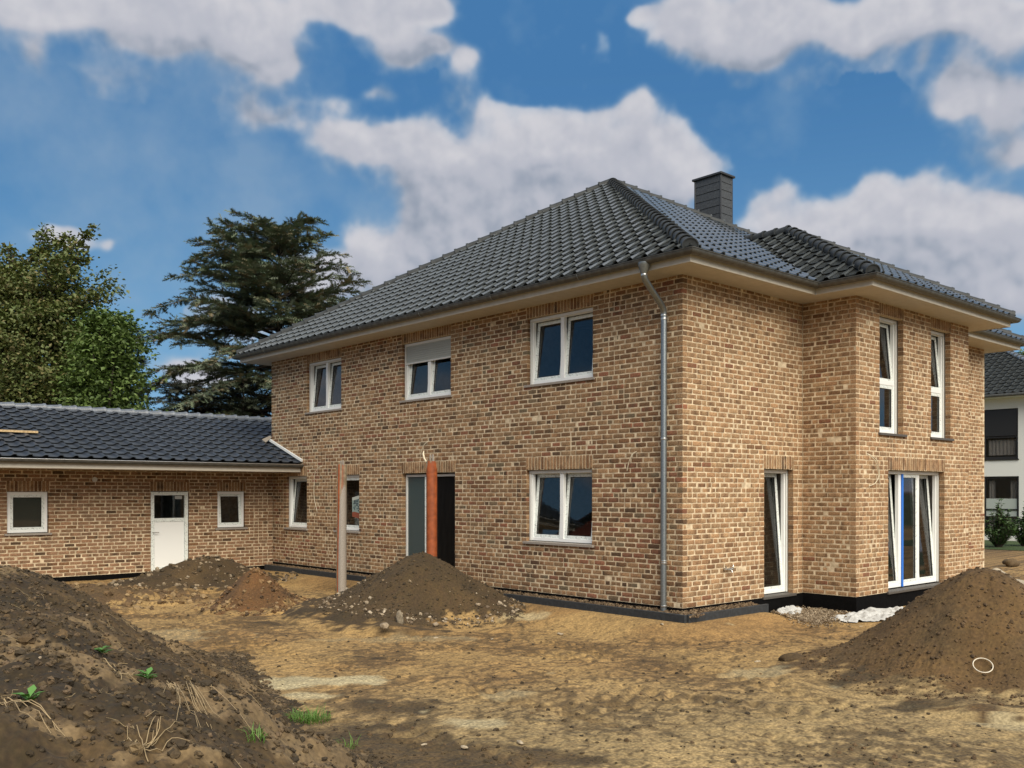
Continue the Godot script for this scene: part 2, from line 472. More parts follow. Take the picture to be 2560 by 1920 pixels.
# lays bricks on a wall: at = origin at its lower left seen from outside, x along it, z outwards.
# a0/a1: ends of even and odd courses; holes: Rect2 of openings; soldiers: Rect2 of lintels of upright bricks
func lay(list: Array, at: Transform3D, palette: String, x0: Vector2, x1: Vector2, y0: int, y1: int, holes: Array, soldiers: Array) -> void:
	var joints := []
	for c in range(y0, y1):
		var yl := c * COURSE
		var ym := yl + COURSE * 0.5
		var spans := [[x0[absi(c) % 2], x1[absi(c) % 2]]]
		for h: Rect2 in holes + soldiers:
			if ym > h.position.y and ym < h.end.y:
				var next := []
				for s in spans:
					if h.end.x <= s[0] or h.position.x >= s[1]: next.push_back(s); continue
					if h.position.x > s[0] + 0.03: next.push_back([s[0], h.position.x])
					if h.end.x < s[1] - 0.03: next.push_back([h.end.x, s[1]])
				spans = next
		var mine := []
		for s in spans:
			var x: float = s[0]
			var end: float = s[1]
			while end - x > 0.02:
				var rem := end - x
				var l := 0.25
				if rem < 0.27: l = rem
				elif rem < 0.40: l = rem * rng.randf_range(0.42, 0.58)
				else:
					if x == s[0] and rng.randf() < 0.5: l = [0.125, 0.19, 0.25][rng.randi() % 3]
					elif rng.randf() < 0.24: l = 0.125
					for j: float in joints:
						if absf(x + l - j) < 0.035:
							l = 0.125 if l > 0.2 else 0.25
							break
				var kind := 0 if l > 0.17 else 1
				var xa := x if x == s[0] else x + JOINT / 2      # no joint at the ends of a wall or opening
				var xb := end if end - x - l <= 0.02 else x + l - JOINT / 2
				var ln := xb - xa
				var xf := Transform3D(Basis.from_scale(Vector3(ln / (0.24 if kind == 0 else 0.115), 1, 1)).rotated(Vector3.BACK, rng.randf_range(-0.006, 0.006)), Vector3((xa + xb) / 2, ym + rng.randf_range(-0.0015, 0.0015), rng.randf_range(-0.003, 0.003)))
				# batches: one load of bricks was redder and darker than the next
				var batch := palette
				if palette == "front" and broad.get_noise_2d(x * 5.0, ym * 9.0) + rng.randf_range(-0.2, 0.2) > 0.05: batch = "front_red"
				list.push_back([at * xf, kind, batch, ln * COURSE])
				x += l
				mine.push_back(x)
		joints = mine
	for h: Rect2 in soldiers:
		var n := int(round(h.size.x / 0.0825))
		var w := h.size.x / n
		for k in n:
			var xf := Transform3D(Basis.from_scale(Vector3((h.size.y - JOINT) / 0.24, (w - JOINT) / (COURSE - JOINT), 1)).rotated(Vector3.BACK, PI / 2), Vector3(h.position.x + (k + 0.5) * w, h.position.y + h.size.y / 2, 0.002))
			list.push_back([at * xf, 0, "soldier", 0.0])

func raise_bricks(list: Array, parent: Node) -> void:
	# the 300 that show largest are bricks of their own, the rest one joined piece
	var order := []
	for k in list.size():
		var b: Array = list[k]
		var xf: Transform3D = b[0]
		var d := CAM - xf.origin
		order.push_back([b[3] * maxf(xf.basis.z.normalized().dot(d.normalized()), 0.0) / d.length_squared(), k])
	order.sort_custom(func(p, q): return p[0] > q[0])
	var single := {}
	for k in mini(300, order.size()): single[order[k][1]] = true
	var rest := MB.new()
	for k in list.size():
		var b: Array = list[k]
		var set_: Array = brick_kinds[b[2]][b[1]]
		var pick: Array = set_[rng.randi() % set_.size()]
		if single.has(k):
			var o := MeshInstance3D.new()
			o.mesh = pick[1]; o.material_override = M.brick; o.transform = b[0]; o.name = "brick"
			parent.add_child(o, true)
		else:
			rest.append(pick[0], b[0])
	put("brickwork", rest, M.brick, parent).set_meta("kind", "stuff")

# a slab with openings, from depth z0 to z1, as one closed mesh
func slab(m: MB, at: Transform3D, x0: float, x1: float, y0: float, y1: float, holes: Array, z0: float, z1: float) -> void:
	var xs := [x0, x1]
	var ys := [y0, y1]
	for h: Rect2 in holes:
		for x in [h.position.x, h.end.x]:
			if x > x0 and x < x1 and not xs.has(x): xs.push_back(x)
		for y in [h.position.y, h.end.y]:
			if y > y0 and y < y1 and not ys.has(y): ys.push_back(y)
	xs.sort(); ys.sort()
	var solid := func(i: int, j: int) -> bool:
		if i < 0 or j < 0 or i >= xs.size() - 1 or j >= ys.size() - 1: return false
		var p := Vector2((xs[i] + xs[i + 1]) / 2, (ys[j] + ys[j + 1]) / 2)
		for h: Rect2 in holes:
			if h.has_point(p): return false
		return true
	for i in xs.size() - 1:
		for j in ys.size() - 1:
			if not solid.call(i, j): continue
			var a: float = xs[i]; var b: float = xs[i + 1]; var c: float = ys[j]; var d: float = ys[j + 1]
			m.quad(at * Vector3(a, c, z1), at * Vector3(b, c, z1), at * Vector3(b, d, z1), at * Vector3(a, d, z1))
			m.quad(at * Vector3(b, c, z0), at * Vector3(a, c, z0), at * Vector3(a, d, z0), at * Vector3(b, d, z0))
			if not solid.call(i - 1, j): m.quad(at * Vector3(a, c, z0), at * Vector3(a, c, z1), at * Vector3(a, d, z1), at * Vector3(a, d, z0))
			if not solid.call(i + 1, j): m.quad(at * Vector3(b, c, z1), at * Vector3(b, c, z0), at * Vector3(b, d, z0), at * Vector3(b, d, z1))
			if not solid.call(i, j - 1): m.quad(at * Vector3(a, c, z0), at * Vector3(b, c, z0), at * Vector3(b, c, z1), at * Vector3(a, c, z1))
			if not solid.call(i, j + 1): m.quad(at * Vector3(a, d, z1), at * Vector3(b, d, z1), at * Vector3(b, d, z0), at * Vector3(a, d, z0))

# ---------------------------------------------------------------- windows and doors
func bar(m: MB, x0: float, y0: float, x1: float, y1: float, z0: float, z1: float, at: Transform3D) -> void:
	m.bevel_box(Vector3(x0, y0, z0), Vector3(x1, y1, z1), 0.004, at)

func frame_of(x0: float, y0: float, x1: float, y1: float, w: float, z0: float, z1: float, at := Transform3D.IDENTITY) -> MB:
	var m := MB.new()
	bar(m, x0, y0, x0 + w, y1, z0, z1, at)
	bar(m, x1 - w, y0, x1, y1, z0, z1, at)
	bar(m, x0 + w, y0, x1 - w, y0 + w, z0, z1, at)
	bar(m, x0 + w, y1 - w, x1 - w, y1, z0, z1, at)
	return m

# one opening light: sash, pane and gasket, tilted inwards at the top by tilt degrees
func sash(win: Node3D, x0: float, y0: float, x1: float, y1: float, z: float, tilt: float, w := 0.065) -> void:
	var at := Transform3D(Basis(Vector3.RIGHT, -deg_to_rad(tilt)), Vector3(0, y0, z))
	var h := y1 - y0
	put("sash", frame_of(x0, 0, x1, h, w, -0.055, 0.0, at), M.film, win)
	put("gasket", frame_of(x0 + w, w, x1 - w, h - w, 0.008, -0.035, -0.012, at), M.gasket, win)
	var p := MB.new()
	p.box(Vector3(x0 + w, w, -0.03), Vector3(x1 - w, h - w, -0.026), Color.WHITE, at)
	put("pane", p, M.glass, win)

# a window in an opening: parts' local x along the wall from the opening's left, y up from its bottom, z outwards from the brick face
func window(parent: Node, wall: Transform3D, r: Rect2, depth: float, lights: Array, opt := {}) -> Node3D:
	var win := Node3D.new()
	win.name = opt.get("name", "window")
	parent.add_child(win, true)
	win.transform = wall * Transform3D(Basis.IDENTITY, Vector3(r.position.x, r.position.y, 0))
	if opt.has("label"): win.set_meta("label", opt.label)
	var w := r.size.x
	var h := r.size.y
	var lo: float = opt.get("bottom", 0.025)
	var fr := frame_of(0.012, lo, w - 0.012, h - 0.004, 0.062, -depth - 0.07, -depth)
	put("frame", fr, M.pvc, win)
	if not opt.has("no_rails"):
		var rails := MB.new()
		for x: float in [0.008, w - 0.048]: bar(rails, x, lo, x + 0.04, h - 0.06, -depth + 0.001, -depth + 0.032, Transform3D.IDENTITY)
		put("shutter_rail", rails, M.rail, win)
		var top := MB.new()
		bar(top, 0.006, h - 0.058, w - 0.006, h - 0.003, -depth + 0.002, -depth + 0.03, Transform3D.IDENTITY)
		put("shutter_slot", top, M.rail, win)
	var y1: float = h - 0.06
	for l in lights:      # [x0, x1, y0, y1, tilt] as shares of the frame's clear opening; tilt < 0: fixed pane
		var cx := 0.068
		var cw := w - 2 * cx
		var xa: float = cx + cw * l[0]
		var xb: float = cx + cw * l[1]
		var ya: float = lo + 0.055 + (y1 - lo - 0.055) * l[2]
		var yb: float = lo + 0.055 + (y1 - lo - 0.055) * l[3]
		sash(win, xa, ya, xb, yb, -depth - 0.012 if l[4] > 0.0 else -depth - 0.004, maxf(l[4], 0.0))
	for b in opt.get("bars", []):   # fixed posts and transoms, in metres: [x0, y0, x1, y1]
		var p := MB.new()
		bar(p, b[0], b[1], b[2], b[3], -depth - 0.068, -depth + 0.004, Transform3D.IDENTITY)
		put("mullion" if b[3] - b[1] > b[2] - b[0] else "transom", p, M.pvc, win)
	if opt.has("sill"):
		var s := MB.new()
		var out: float = opt.sill
		s.bevel_box(Vector3(-0.06, -0.045, -depth + 0.005), Vector3(w + 0.06, 0.0, out), 0.004, Transform3D(Basis(Vector3.RIGHT, 0.05), Vector3(0, 0.012, 0)))
		put("sill", s, opt.get("sill_mat", M.sill), win)
	if opt.has("handle"):
		pass
	return win

func tilt_pair(parent: Node, wall: Transform3D, r: Rect2, depth: float, opt := {}) -> Node3D:
	var w := r.size.x
	var o := opt.duplicate()
	o.bars = [[w / 2 - 0.045, 0.08, w / 2 + 0.045, r.size.y - 0.06]]
	o.sill = opt.get("sill", 0.035)
	return window(parent, wall, r, depth, [[0.0, 0.478, 0.0, 1.0, 5.2], [0.522, 1.0, 0.0, 1.0, 5.2]], o)

# ---------------------------------------------------------------- roofs
# one slope: origin on the eave, u along it, v up the slope; lo/hi give the slope's lower and upper edge at x
class Slope:
	var o: Vector3
	var u: Vector3
	var v: Vector3
	var n: Vector3
	var x0: float
	var x1: float
	var lo: Callable
	var hi: Callable
	var top: float
	func at(x: float, d: float, h: float) -> Vector3: return o + u * x + v * d + n * h

const TW := 0.302
const TL := 0.355
func tile_profile() -> PackedVector2Array:
	return PackedVector2Array([Vector2(0.0, 0.006), Vector2(0.012, 0.003), Vector2(0.06, 0.0), Vector2(0.12, 0.0), Vector2(0.165, 0.003), Vector2(0.19, 0.012), Vector2(0.212, 0.031), Vector2(0.235, 0.042), Vector2(0.285, 0.042), Vector2(0.302, 0.012)])

func tile_mb(lows: PackedFloat32Array, highs: PackedFloat32Array) -> MB:
	# in slope axes: x across, y up the slope, z out of it; lows/highs are the tile's edges at each profile point (0 .. TL)
	var m := MB.new()
	var pr := tile_profile()
	var nc := pr.size()
	for r in 2:
		for q in nc:
			var d: float = lows[q] if r == 0 else highs[q]
			var lift := 0.038 * (1.0 - d / TL) + 0.004
			var a: Vector2 = pr[maxi(q - 1, 0)]
			var b: Vector2 = pr[mini(q + 1, nc - 1)]
			m.vert(Vector3(pr[q].x, d, pr[q].y + lift), Vector3(-(b.y - a.y), 0.085, b.x - a.x).normalized())
	for q in nc - 1:
		if highs[q] - lows[q] > 0.001 or highs[q + 1] - lows[q + 1] > 0.001: m.face(q, q + 1, nc + q + 1, nc + q)
	for q in nc - 1:      # the butt edge
		if highs[q] - lows[q] < 0.001: continue
		var a := m.v[q]
		var b := m.v[q + 1]
		m.quad(a + Vector3(0, 0.045, -0.026), b + Vector3(0, 0.045, -0.026), b + Vector3(0, 0.002, -0.012), a + Vector3(0, 0.002, -0.012))
		m.quad(a + Vector3(0, 0.002, -0.012), b + Vector3(0, 0.002, -0.012), b, a)
	return m

func lay_tiles(list: Array, s: Slope) -> void:
	var pr := tile_profile()
	var full := true
	var rows := int(ceil(s.top / TL))
	var c0 := int(floor(s.x0 / TW))
	var c1 := int(ceil(s.x1 / TW))
	for r in rows:
		for q in range(c0, c1):
			var lows := PackedFloat32Array()
			var highs := PackedFloat32Array()
			full = true
			var any := false
			for p in pr:
				var x := clampf(q * TW + p.x, s.x0, s.x1)
				var l := clampf(maxf(r * TL, s.lo.call(x)) - r * TL, 0.0, TL)
				var h := clampf(minf(r * TL + TL + 0.02, s.hi.call(x)) - r * TL, 0.0, TL + 0.02)
				h = maxf(h, l)
				if q * TW + p.x < s.x0 - 0.001 or q * TW + p.x > s.x1 + 0.001: l = 0.0; h = 0.0
				if l > 0.0 or h < TL: full = false
				if h - l > 0.01: any = true
				lows.push_back(l); highs.push_back(h)
			if not any: continue
			var xf := Transform3D(Basis(s.u, s.v, s.n), s.at(q * TW, r * TL, 0.0))
			xf = xf * Transform3D(Basis(Vector3.RIGHT, rng.randf_range(-0.008, 0.008)).rotated(Vector3.UP, rng.randf_range(-0.008, 0.008)), Vector3(0, 0, rng.randf_range(0, 0.003)))
			list.push_back([xf, full, lows, highs])

func raise_tiles(list: Array, parent: Node, mt: Material) -> void:
	var lows := PackedFloat32Array()
	var highs := PackedFloat32Array()
	lows.resize(10); highs.resize(10); highs.fill(TL + 0.02)
	var one := tile_mb(lows, highs)
	var shared := one.mesh()
	var order := []
	for k in list.size():
		if not list[k][1]: continue
		var xf: Transform3D = list[k][0]
		var d := CAM - xf.origin
		order.push_back([maxf(xf.basis.z.dot(d.normalized()), 0.0) / d.length_squared(), k])
	order.sort_custom(func(p, q): return p[0] > q[0])
	var single := {}
	for k in mini(300, order.size()): single[order[k][1]] = true
	var rest := MB.new()
	for k in list.size():
		if single.has(k):
			var o := MeshInstance3D.new()
			o.mesh = shared; o.material_override = mt; o.transform = list[k][0]; o.name = "roof_tile"
			parent.add_child(o, true)
		elif list[k][1]: rest.append(one, list[k][0])
		else: rest.append(tile_mb(list[k][2], list[k][3]), list[k][0])
	if rest.v.size():
		put("roof_tiling", rest, mt, parent).set_meta("kind", "stuff")

func ridge_mesh(r: float, l: float, end := false) -> ArrayMesh:
	# a half-round capping tile along +x: a wide collar at its lower end (x = 0), narrower at the top
	var m := MB.new()
	var rows := []
	for s in [[0.0, 1.0], [0.05, 1.0], [0.06, 0.9], [l + 0.03, 0.8]]:
		var ring := PackedVector3Array()
		for q in 11:
			var t := lerpf(PI + 0.42, -0.42, q / 10.0)
			ring.push_back(Vector3(s[0], sin(t) * r * s[1] * 0.92, cos(t) * r * s[1]))
		rows.push_back(ring)
	m.grid(rows)
	var a: PackedVector3Array = rows[0]
	for q in 10:      # thickness of the mouth
		var i0 := a[q] * 0.86
		var i1 := a[q + 1] * 0.86
		m.quad(i0, a[q], a[q + 1], i1)
		if end: m.tri(Vector3(0.012, 0, 0), Vector3(0.012, i0.y, i0.z), Vector3(0.012, i1.y, i1.z))
	return m.mesh()

func ridge_line(parent: Node, a: Vector3, b: Vector3, mt: Material, r := 0.128, pitch := 0.335, end_cap := true) -> void:
	var d := b - a
	var n := int(round(d.length() / pitch))
	var l := d.length() / n
	var x := d.normalized()
	var z := x.cross(Vector3.UP).normalized()
	var y := z.cross(x)
	var me := ridge_mesh(r, l)
	var mouth := ridge_mesh(r, l, true)
	for k in n:
		var o := MeshInstance3D.new()
		o.mesh = mouth if k == 0 and end_cap else me
		o.material_override = mt
		o.name = "ridge_tile"
		o.transform = Transform3D(Basis(x, y, z), a + x * (l * k) - y * 0.012) * Transform3D(Basis(Vector3.BACK, -0.045), Vector3(0, 0.012, 0))
		parent.add_child(o, true)

# strips swept round the eaves: nodes [x, z, mitre x, mitre z], profile of (outward, y)
func sweep(m: MB, nodes: Array, profile: PackedVector2Array, closed: bool) -> void:
	var cnt := nodes.size() if closed else nodes.size() - 1
	for k in cnt:
		var a: Array = nodes[k]
		var b: Array = nodes[(k + 1) % nodes.size()]
		var rows := []
		for e in [b, a]:
			var line := PackedVector3Array()
			for p in profile: line.push_back(Vector3(e[0] + e[2] * p.x, p.y, e[1] + e[3] * p.x))
			rows.push_back(line)
		m.grid(rows)

func plane_slope(o: Vector3, u: Vector3, inward: Vector3, rise: float) -> Slope:
	var s := Slope.new()
	s.o = o; s.u = u.normalized()
	s.v = (inward + Vector3.UP * rise).normalized()
	s.n = s.u.cross(s.v).normalized()
	if s.n.y < 0: s.n = -s.n
	return s

# ---------------------------------------------------------------- the house
const LW := 13.61
const EAVE_Y := 5.47
const OV := 0.66
func side_basis() -> Basis: return Basis(Vector3(0, 0, -1), Vector3.UP, Vector3(1, 0, 0))

func build_house() -> void:
	house = thing("brick_house", "two-storey house of mottled tan brick with a dark hipped tile roof", "house")
	var f := Transform3D(Basis.IDENTITY, Vector3(-LW, 0, 0))
	var ra := Transform3D(side_basis(), Vector3.ZERO)
	var bs := Transform3D(Basis.IDENTITY, Vector3(0, 0, -3.55))
	var bf := Transform3D(side_basis(), Vector3(1.043, 0, -3.55))
	var rr := Transform3D(side_basis(), Vector3(0, 0, -8.3))
	var c := COURSE
	var ul := Rect2(LW - 11.75, 46 * c, 1.61, 15 * c)
	var um := Rect2(LW - 7.64, 46 * c, 1.71, 15 * c)
	var ur := Rect2(LW - 3.62, 46 * c, 1.67, 15 * c)
	var gr := Rect2(LW - 3.64, 11 * c, 1.67, 16 * c)
	var g1 := Rect2(LW - 12.80, 11 * c, 1.04, 16 * c)
	var g2 := Rect2(LW - 10.35, 11 * c, 0.99, 16 * c)
	var dr := Rect2(LW - 7.65, 0, 1.86, 27 * c)
	var r1 := Rect2(2.30, 0, 0.94, 27 * c)
	var bd := Rect2(1.20, 0, 2.39, 27 * c)
	var b1 := Rect2(0.87, 35 * c, 0.93, 26 * c)
	var b2 := Rect2(2.98, 35 * c, 0.89, 26 * c)
	var lintel := func(r: Rect2) -> Rect2: return Rect2(r.position.x - 0.02, r.end.y, r.size.x + 0.04, minf(3 * c, HS - r.end.y))
	var fh := [ul, um, ur, gr, g1, g2, dr]
	var fs := fh.map(lintel)
	make_palette("front", [[TAN, 0.52], [TAN * 0.82, 0.24], [BROWN, 0.12], [RED, 0.05], [OLIVE, 0.05], [DARK, 0.02]], 0.42)
	make_palette("front_red", [[TAN, 0.32], [TAN * 0.82, 0.2], [BROWN, 0.15], [RED, 0.17], [OLIVE, 0.11], [DARK, 0.05]], 0.45)
	make_palette("side", [[TAN * 1.06, 0.66], [TAN * 0.9, 0.26], [BROWN * 1.1, 0.055], [RED, 0.015], [OLIVE, 0.01]], 0.46)
	make_palette("soldier", [[TAN, 0.55], [TAN * 0.8, 0.35], [BROWN, 0.1]], 0.5)
	make_palette("garage", [[PINK, 0.55], [PINK * 0.85, 0.25], [BROWN * 1.1, 0.15], [DARK, 0.05]], 0.45)
	var bricks := []
	var nc := 64
	lay(bricks, f, "front", Vector2(0, 0), Vector2(LW, LW - 0.118), 0, nc, fh, fs)
	lay(bricks, ra, "side", Vector2(0.118, 0), Vector2(3.549, 3.549), 0, nc, [r1], [lintel.call(r1)])
	lay(bricks, bs, "side", Vector2(0.0, 0.0), Vector2(1.043, 1.043 - 0.118), 0, nc, [], [])
	lay(bricks, bf, "side", Vector2(0.118, 0), Vector2(4.75, 4.75), 0, nc, [bd, b1, b2], [bd, b1, b2].map(lintel))
	lay(bricks, rr, "side", Vector2(0.0, 0.0), Vector2(3.5, 3.5), 0, nc, [], [])
	raise_bricks(bricks, house)
	var grow := func(r: Rect2) -> Rect2: return Rect2(r.position.x - 0.006, r.position.y - (0.0 if r.position.y < 0.1 else 0.006), r.size.x + 0.012, r.size.y + 0.006 + (0.0 if r.position.y < 0.1 else 0.006))
	var mo := MB.new()
	slab(mo, f, 0.0045, LW - 0.0045, 0.0, HS, fh.map(grow), -0.112, -0.0045)
	slab(mo, ra, 0.112, 3.5535, 0.0, HS, [grow.call(r1)], -0.112, -0.0045)
	slab(mo, bs, 0.0, 1.043 - 0.0045, 0.0, HS, [], -0.112, -0.0045)
	slab(mo, bf, 0.112, 4.75 - 0.0045, 0.0, HS, [bd, b1, b2].map(grow), -0.112, -0.0045)
	slab(mo, rr, 0.0, 3.49, 0.0, HS, [], -0.112, -0.0045)
	slab(mo, Transform3D(Basis(Vector3.UP, PI), Vector3(0, 0, -11.8)), 0.0, LW, 0, HS, [], -0.112, -0.0045)
	slab(mo, Transform3D(Basis(Vector3.UP, -PI / 2), Vector3(-LW, 0, -11.7)), 0.0, 11.58, 0, HS, [], -0.112, -0.0045)
	slab(mo, Transform3D(Basis(Vector3.UP, PI), Vector3(1.043, 0, -8.3)), 0.01, 1.0, 0, HS, [], -0.112, -0.0045)
	put("mortar", mo, M.mortar, house)
	# inner leaf, floors and a partition or two, so that the rooms are closed
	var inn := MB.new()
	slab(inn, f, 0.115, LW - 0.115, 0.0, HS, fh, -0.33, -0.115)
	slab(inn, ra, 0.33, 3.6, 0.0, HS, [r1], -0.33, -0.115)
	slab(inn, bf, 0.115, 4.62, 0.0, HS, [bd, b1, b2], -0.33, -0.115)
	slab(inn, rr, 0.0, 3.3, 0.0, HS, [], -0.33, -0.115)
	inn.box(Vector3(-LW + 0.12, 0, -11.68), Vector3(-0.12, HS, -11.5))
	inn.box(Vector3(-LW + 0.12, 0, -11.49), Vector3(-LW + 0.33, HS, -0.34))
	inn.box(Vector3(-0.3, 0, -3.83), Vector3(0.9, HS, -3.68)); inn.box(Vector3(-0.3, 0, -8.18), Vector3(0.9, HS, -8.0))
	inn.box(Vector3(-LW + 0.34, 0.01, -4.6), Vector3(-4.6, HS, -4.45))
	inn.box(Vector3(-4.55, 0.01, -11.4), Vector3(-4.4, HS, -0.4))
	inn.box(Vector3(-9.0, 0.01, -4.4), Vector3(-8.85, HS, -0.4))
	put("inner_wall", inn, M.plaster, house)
	var fl := MB.new()
	for y in [[-0.2, 0.0], [2.62, 2.9], [5.24, 5.29]]:
		fl.box(Vector3(-LW + 0.36, y[0], -11.4), Vector3(-0.36, y[1], -0.36))
		fl.box(Vector3(-0.36, y[0], -7.98), Vector3(0.71, y[1], -3.85))
	put("floor_slab", fl, M.screed, house)
	# plinth of black bitumen below the bricks
	var ring := [[-LW, -11.8, -1, -1], [-LW, 0, -1, 1], [0, 0, 1, 1], [0, -3.55, 1, 1], [1.043, -3.55, 1, 1], [1.043, -8.3, 1, -1], [0, -8.3, 1, -1], [0, -11.8, 1, -1]]
	var pl := MB.new()
	sweep(pl, ring, PackedVector2Array([Vector2(0.006, -0.75), Vector2(0.006, -0.006), Vector2(-0.1, -0.004)]), true)
	put("plinth", pl, M.bitumen, house)
	# eaves: soffit, fascia, gutter
	var so := MB.new()
	sweep(so, ring, PackedVector2Array([Vector2(-0.1, HS), Vector2(0.6, HS)]), true)
	put("soffit", so, M.soffit, house)
	var fa := MB.new()
	sweep(fa, ring, PackedVector2Array([Vector2(0.603, HS - 0.008), Vector2(0.603, HS + 0.15)]), true)
	put("fascia", fa, M.fascia, house)
	var gu := MB.new()
	var prof := PackedVector2Array()
	for k in 13:
		var t := PI + PI * k / 12.0
		prof.push_back(Vector2(0.685 + cos(t) * 0.074, 5.455 + sin(t) * 0.078))
	for k in 5: prof.push_back(Vector2(0.762 + cos(PI - k * PI * 0.4) * 0.009, 5.458 + sin(PI - k * PI * 0.4) * 0.009))
	sweep(gu, ring, prof, true)
	var gutter := put("gutter", gu, M.zinc_dull, house)
	for x: float in [-12.6, -10.4, -8.2, -6.0, -3.8, -1.6]:      # brackets
		var br := MB.new()
		var path := PackedVector3Array()
		for k in 11:
			var t := PI + PI * k / 10.0
			path.push_back(Vector3(x, 5.455 + sin(t) * 0.083, 0.685 + cos(t) * 0.079))
		var rd := PackedFloat32Array(); rd.resize(11); rd.fill(0.006)
		br.tube(path, rd, 5)
		put("bracket", br, M.zinc, gutter)
	build_roof()
	build_downpipe()
	build_chimney()
	# windows
	tilt_pair(house, f, ul, 0.1, {"label": "double tilt window under the eave, farthest from the downpipe"})
	var wm := tilt_pair(house, f, um, 0.1, {"label": "double tilt window with its grey roller shutter partly down"})
	var sh := MB.new()
	for k in 9: sh.bevel_box(Vector3(0.05, 0.83 + k * 0.046, -0.092), Vector3(1.66, 0.874 + k * 0.046, -0.08), 0.004)
	put("roller_shutter", sh, M.shutter, wm)
	var sb := MB.new()
	sb.bevel_box(Vector3(0.045, 0.795, -0.096), Vector3(1.665, 0.83, -0.076), 0.004)
	put("shutter_bar", sb, M.rail, wm)
	tilt_pair(house, f, ur, 0.1, {"label": "double tilt window above another, next to the downpipe"})
	tilt_pair(house, f, gr, 0.1, {"sill": 0.05, "label": "ground floor double tilt window with a stone sill"})
	window(house, f, g1, 0.1, [[0, 1, 0, 1, 5.0]], {"sill": 0.05, "label": "narrow tilted window in the corner by the garage"})
	var w2 := window(house, f, g2, 0.1, [[0, 1, 0, 1, -1]], {"sill": 0.05, "label": "narrow closed window behind the grey streaked post"})
	var sticker := MB.new()
	sticker.quad(Vector3(0.50, 0.35, -0.126), Vector3(0.86, 0.30, -0.126), Vector3(0.86, 0.86, -0.126), Vector3(0.50, 0.80, -0.126))
	put("poster", sticker, poster(), w2)
	# front door: dark glazed side part, film-wrapped post, dark opening with black sheeting
	var door := Node3D.new()
	door.name = "front_door"
	house.add_child(door, true)
	door.transform = f * Transform3D(Basis.IDENTITY, Vector3(dr.position.x, 0, 0))
	put("frame", frame_of(0.012, 0.0, 1.848, 2.225, 0.05, -0.17, -0.10), M.rail, door)
	var dp := MB.new()
	dp.bevel_box(Vector3(0.066, 0.05, -0.15), Vector3(0.70, 2.17, -0.125), 0.004)
	put("panel", dp, M.panel, door)
	var post := MB.new()
	post.bevel_box(Vector3(0.71, 0.05, -0.165), Vector3(0.86, 2.17, -0.095), 0.005)
	put("post", post, M.film, door)
	var sheet := MB.new()
	var rows := []
	for j in 12:
		var line := PackedVector3Array()
		for i in 20: line.push_back(Vector3(0.87 + i * 0.92 / 19, 0.0 + j * 2.17 / 11, -0.16 + 0.012 * fine.get_noise_2d(i * 40.0, j * 9.0)))
		rows.push_back(line)
	sheet.grid(rows)
	put("sheeting", sheet, mat(Color(0.004, 0.004, 0.004), 0.5, {"metallic_specular": 0.25}), door)
	# right-hand wall
	window(house, ra, r1, 0.15, [[0, 1, 0, 1, 4.0]], {"bottom": 0.03, "name": "glazed_door", "sill": 0.03, "sill_mat": M.sill_dark, "label": "narrow tilted glazed door beside the inner corner"})
	var bw := window(house, bf, bd, 0.15, [[0, 0.29, 0, 1, 4.0], [0.335, 0.64, 0, 1, -1], [0.665, 1.0, 0, 1, 4.0]], {"bottom": 0.04, "name": "terrace_door", "sill": 0.04, "sill_mat": M.sill_dark, "bars": [[0.70, 0.1, 0.80, 2.18], [1.50, 0.1, 1.57, 2.18]], "label": "wide three-part terrace door with a blue protective strip"})
	var bl := MB.new()
	bl.bevel_box(Vector3(0.80, 0.04, -0.145), Vector3(0.845, 2.19, -0.115), 0.004)
	put("protective_strip", bl, M.blue, bw)
	for b in [[b1, "tall narrow two-part window of the bay, nearer the inner corner"], [b2, "tall narrow two-part window of the bay, farther from the inner corner"]]:
		window(house, bf, b[0], 0.16, [[0, 1, 0.45, 1, 5.0], [0, 1, 0, 0.42, -1]], {"sill": 0.05, "sill_mat": M.sill_dark, "bars": [[0.075, 0.93, b[0].size.x - 0.075, 1.02]], "label": b[1]})
	# cables hanging from the wall, the double tap
	for cb in [[[-0.957, 2.518, 0.0], [-0.98, 2.49, 0.05], [-1.035, 2.405, 0.07], [-1.089, 2.286, 0.06], [-1.12, 2.202, 0.05]],
		[[-11.0, 2.48, 0.0], [-11.06, 2.45, 0.06], [-11.219, 2.332, 0.07], [-11.31, 2.083, 0.05], [-11.324, 1.724, 0.04], [-11.2, 1.367, 0.03]],
		[[-6.629, 2.92, 0.0], [-6.66, 2.9, 0.06], [-6.731, 2.814, 0.1], [-6.817, 2.663, 0.1], [-6.85, 2.60, 0.08]],
		[[1.045, 2.53, -3.89], [1.10, 2.5, -3.93], [1.12, 2.396, -4.09], [1.1, 2.242, -4.225], [1.09, 2.139, -4.279], [1.08, 2.007, -4.171], [1.07, 1.954, -3.957]],
		[[1.045, 2.53, -3.95], [1.11, 2.49, -3.99], [1.13, 2.42, -4.12], [1.1, 2.25, -4.27], [1.08, 2.087, -4.33], [1.07, 1.97, -4.37]]]:
		var cv := Curve3D.new()
		for k in cb.size():
			var p := Vector3(cb[k][0], cb[k][1], cb[k][2])
			var q := Vector3(cb[mini(k + 1, cb.size() - 1)][0], cb[mini(k + 1, cb.size() - 1)][1], cb[mini(k + 1, cb.size() - 1)][2]) - Vector3(cb[maxi(k - 1, 0)][0], cb[maxi(k - 1, 0)][1], cb[maxi(k - 1, 0)][2])
			cv.add_point(p, -q / 6.0, q / 6.0)
		var pts := cv.tessellate(3)
		var rd := PackedFloat32Array(); rd.resize(pts.size()); rd.fill(0.007)
		var cm := MB.new()
		cm.tube(pts, rd, 6)
		put("cable", cm, M.cable, house)
	var tap := MB.new()
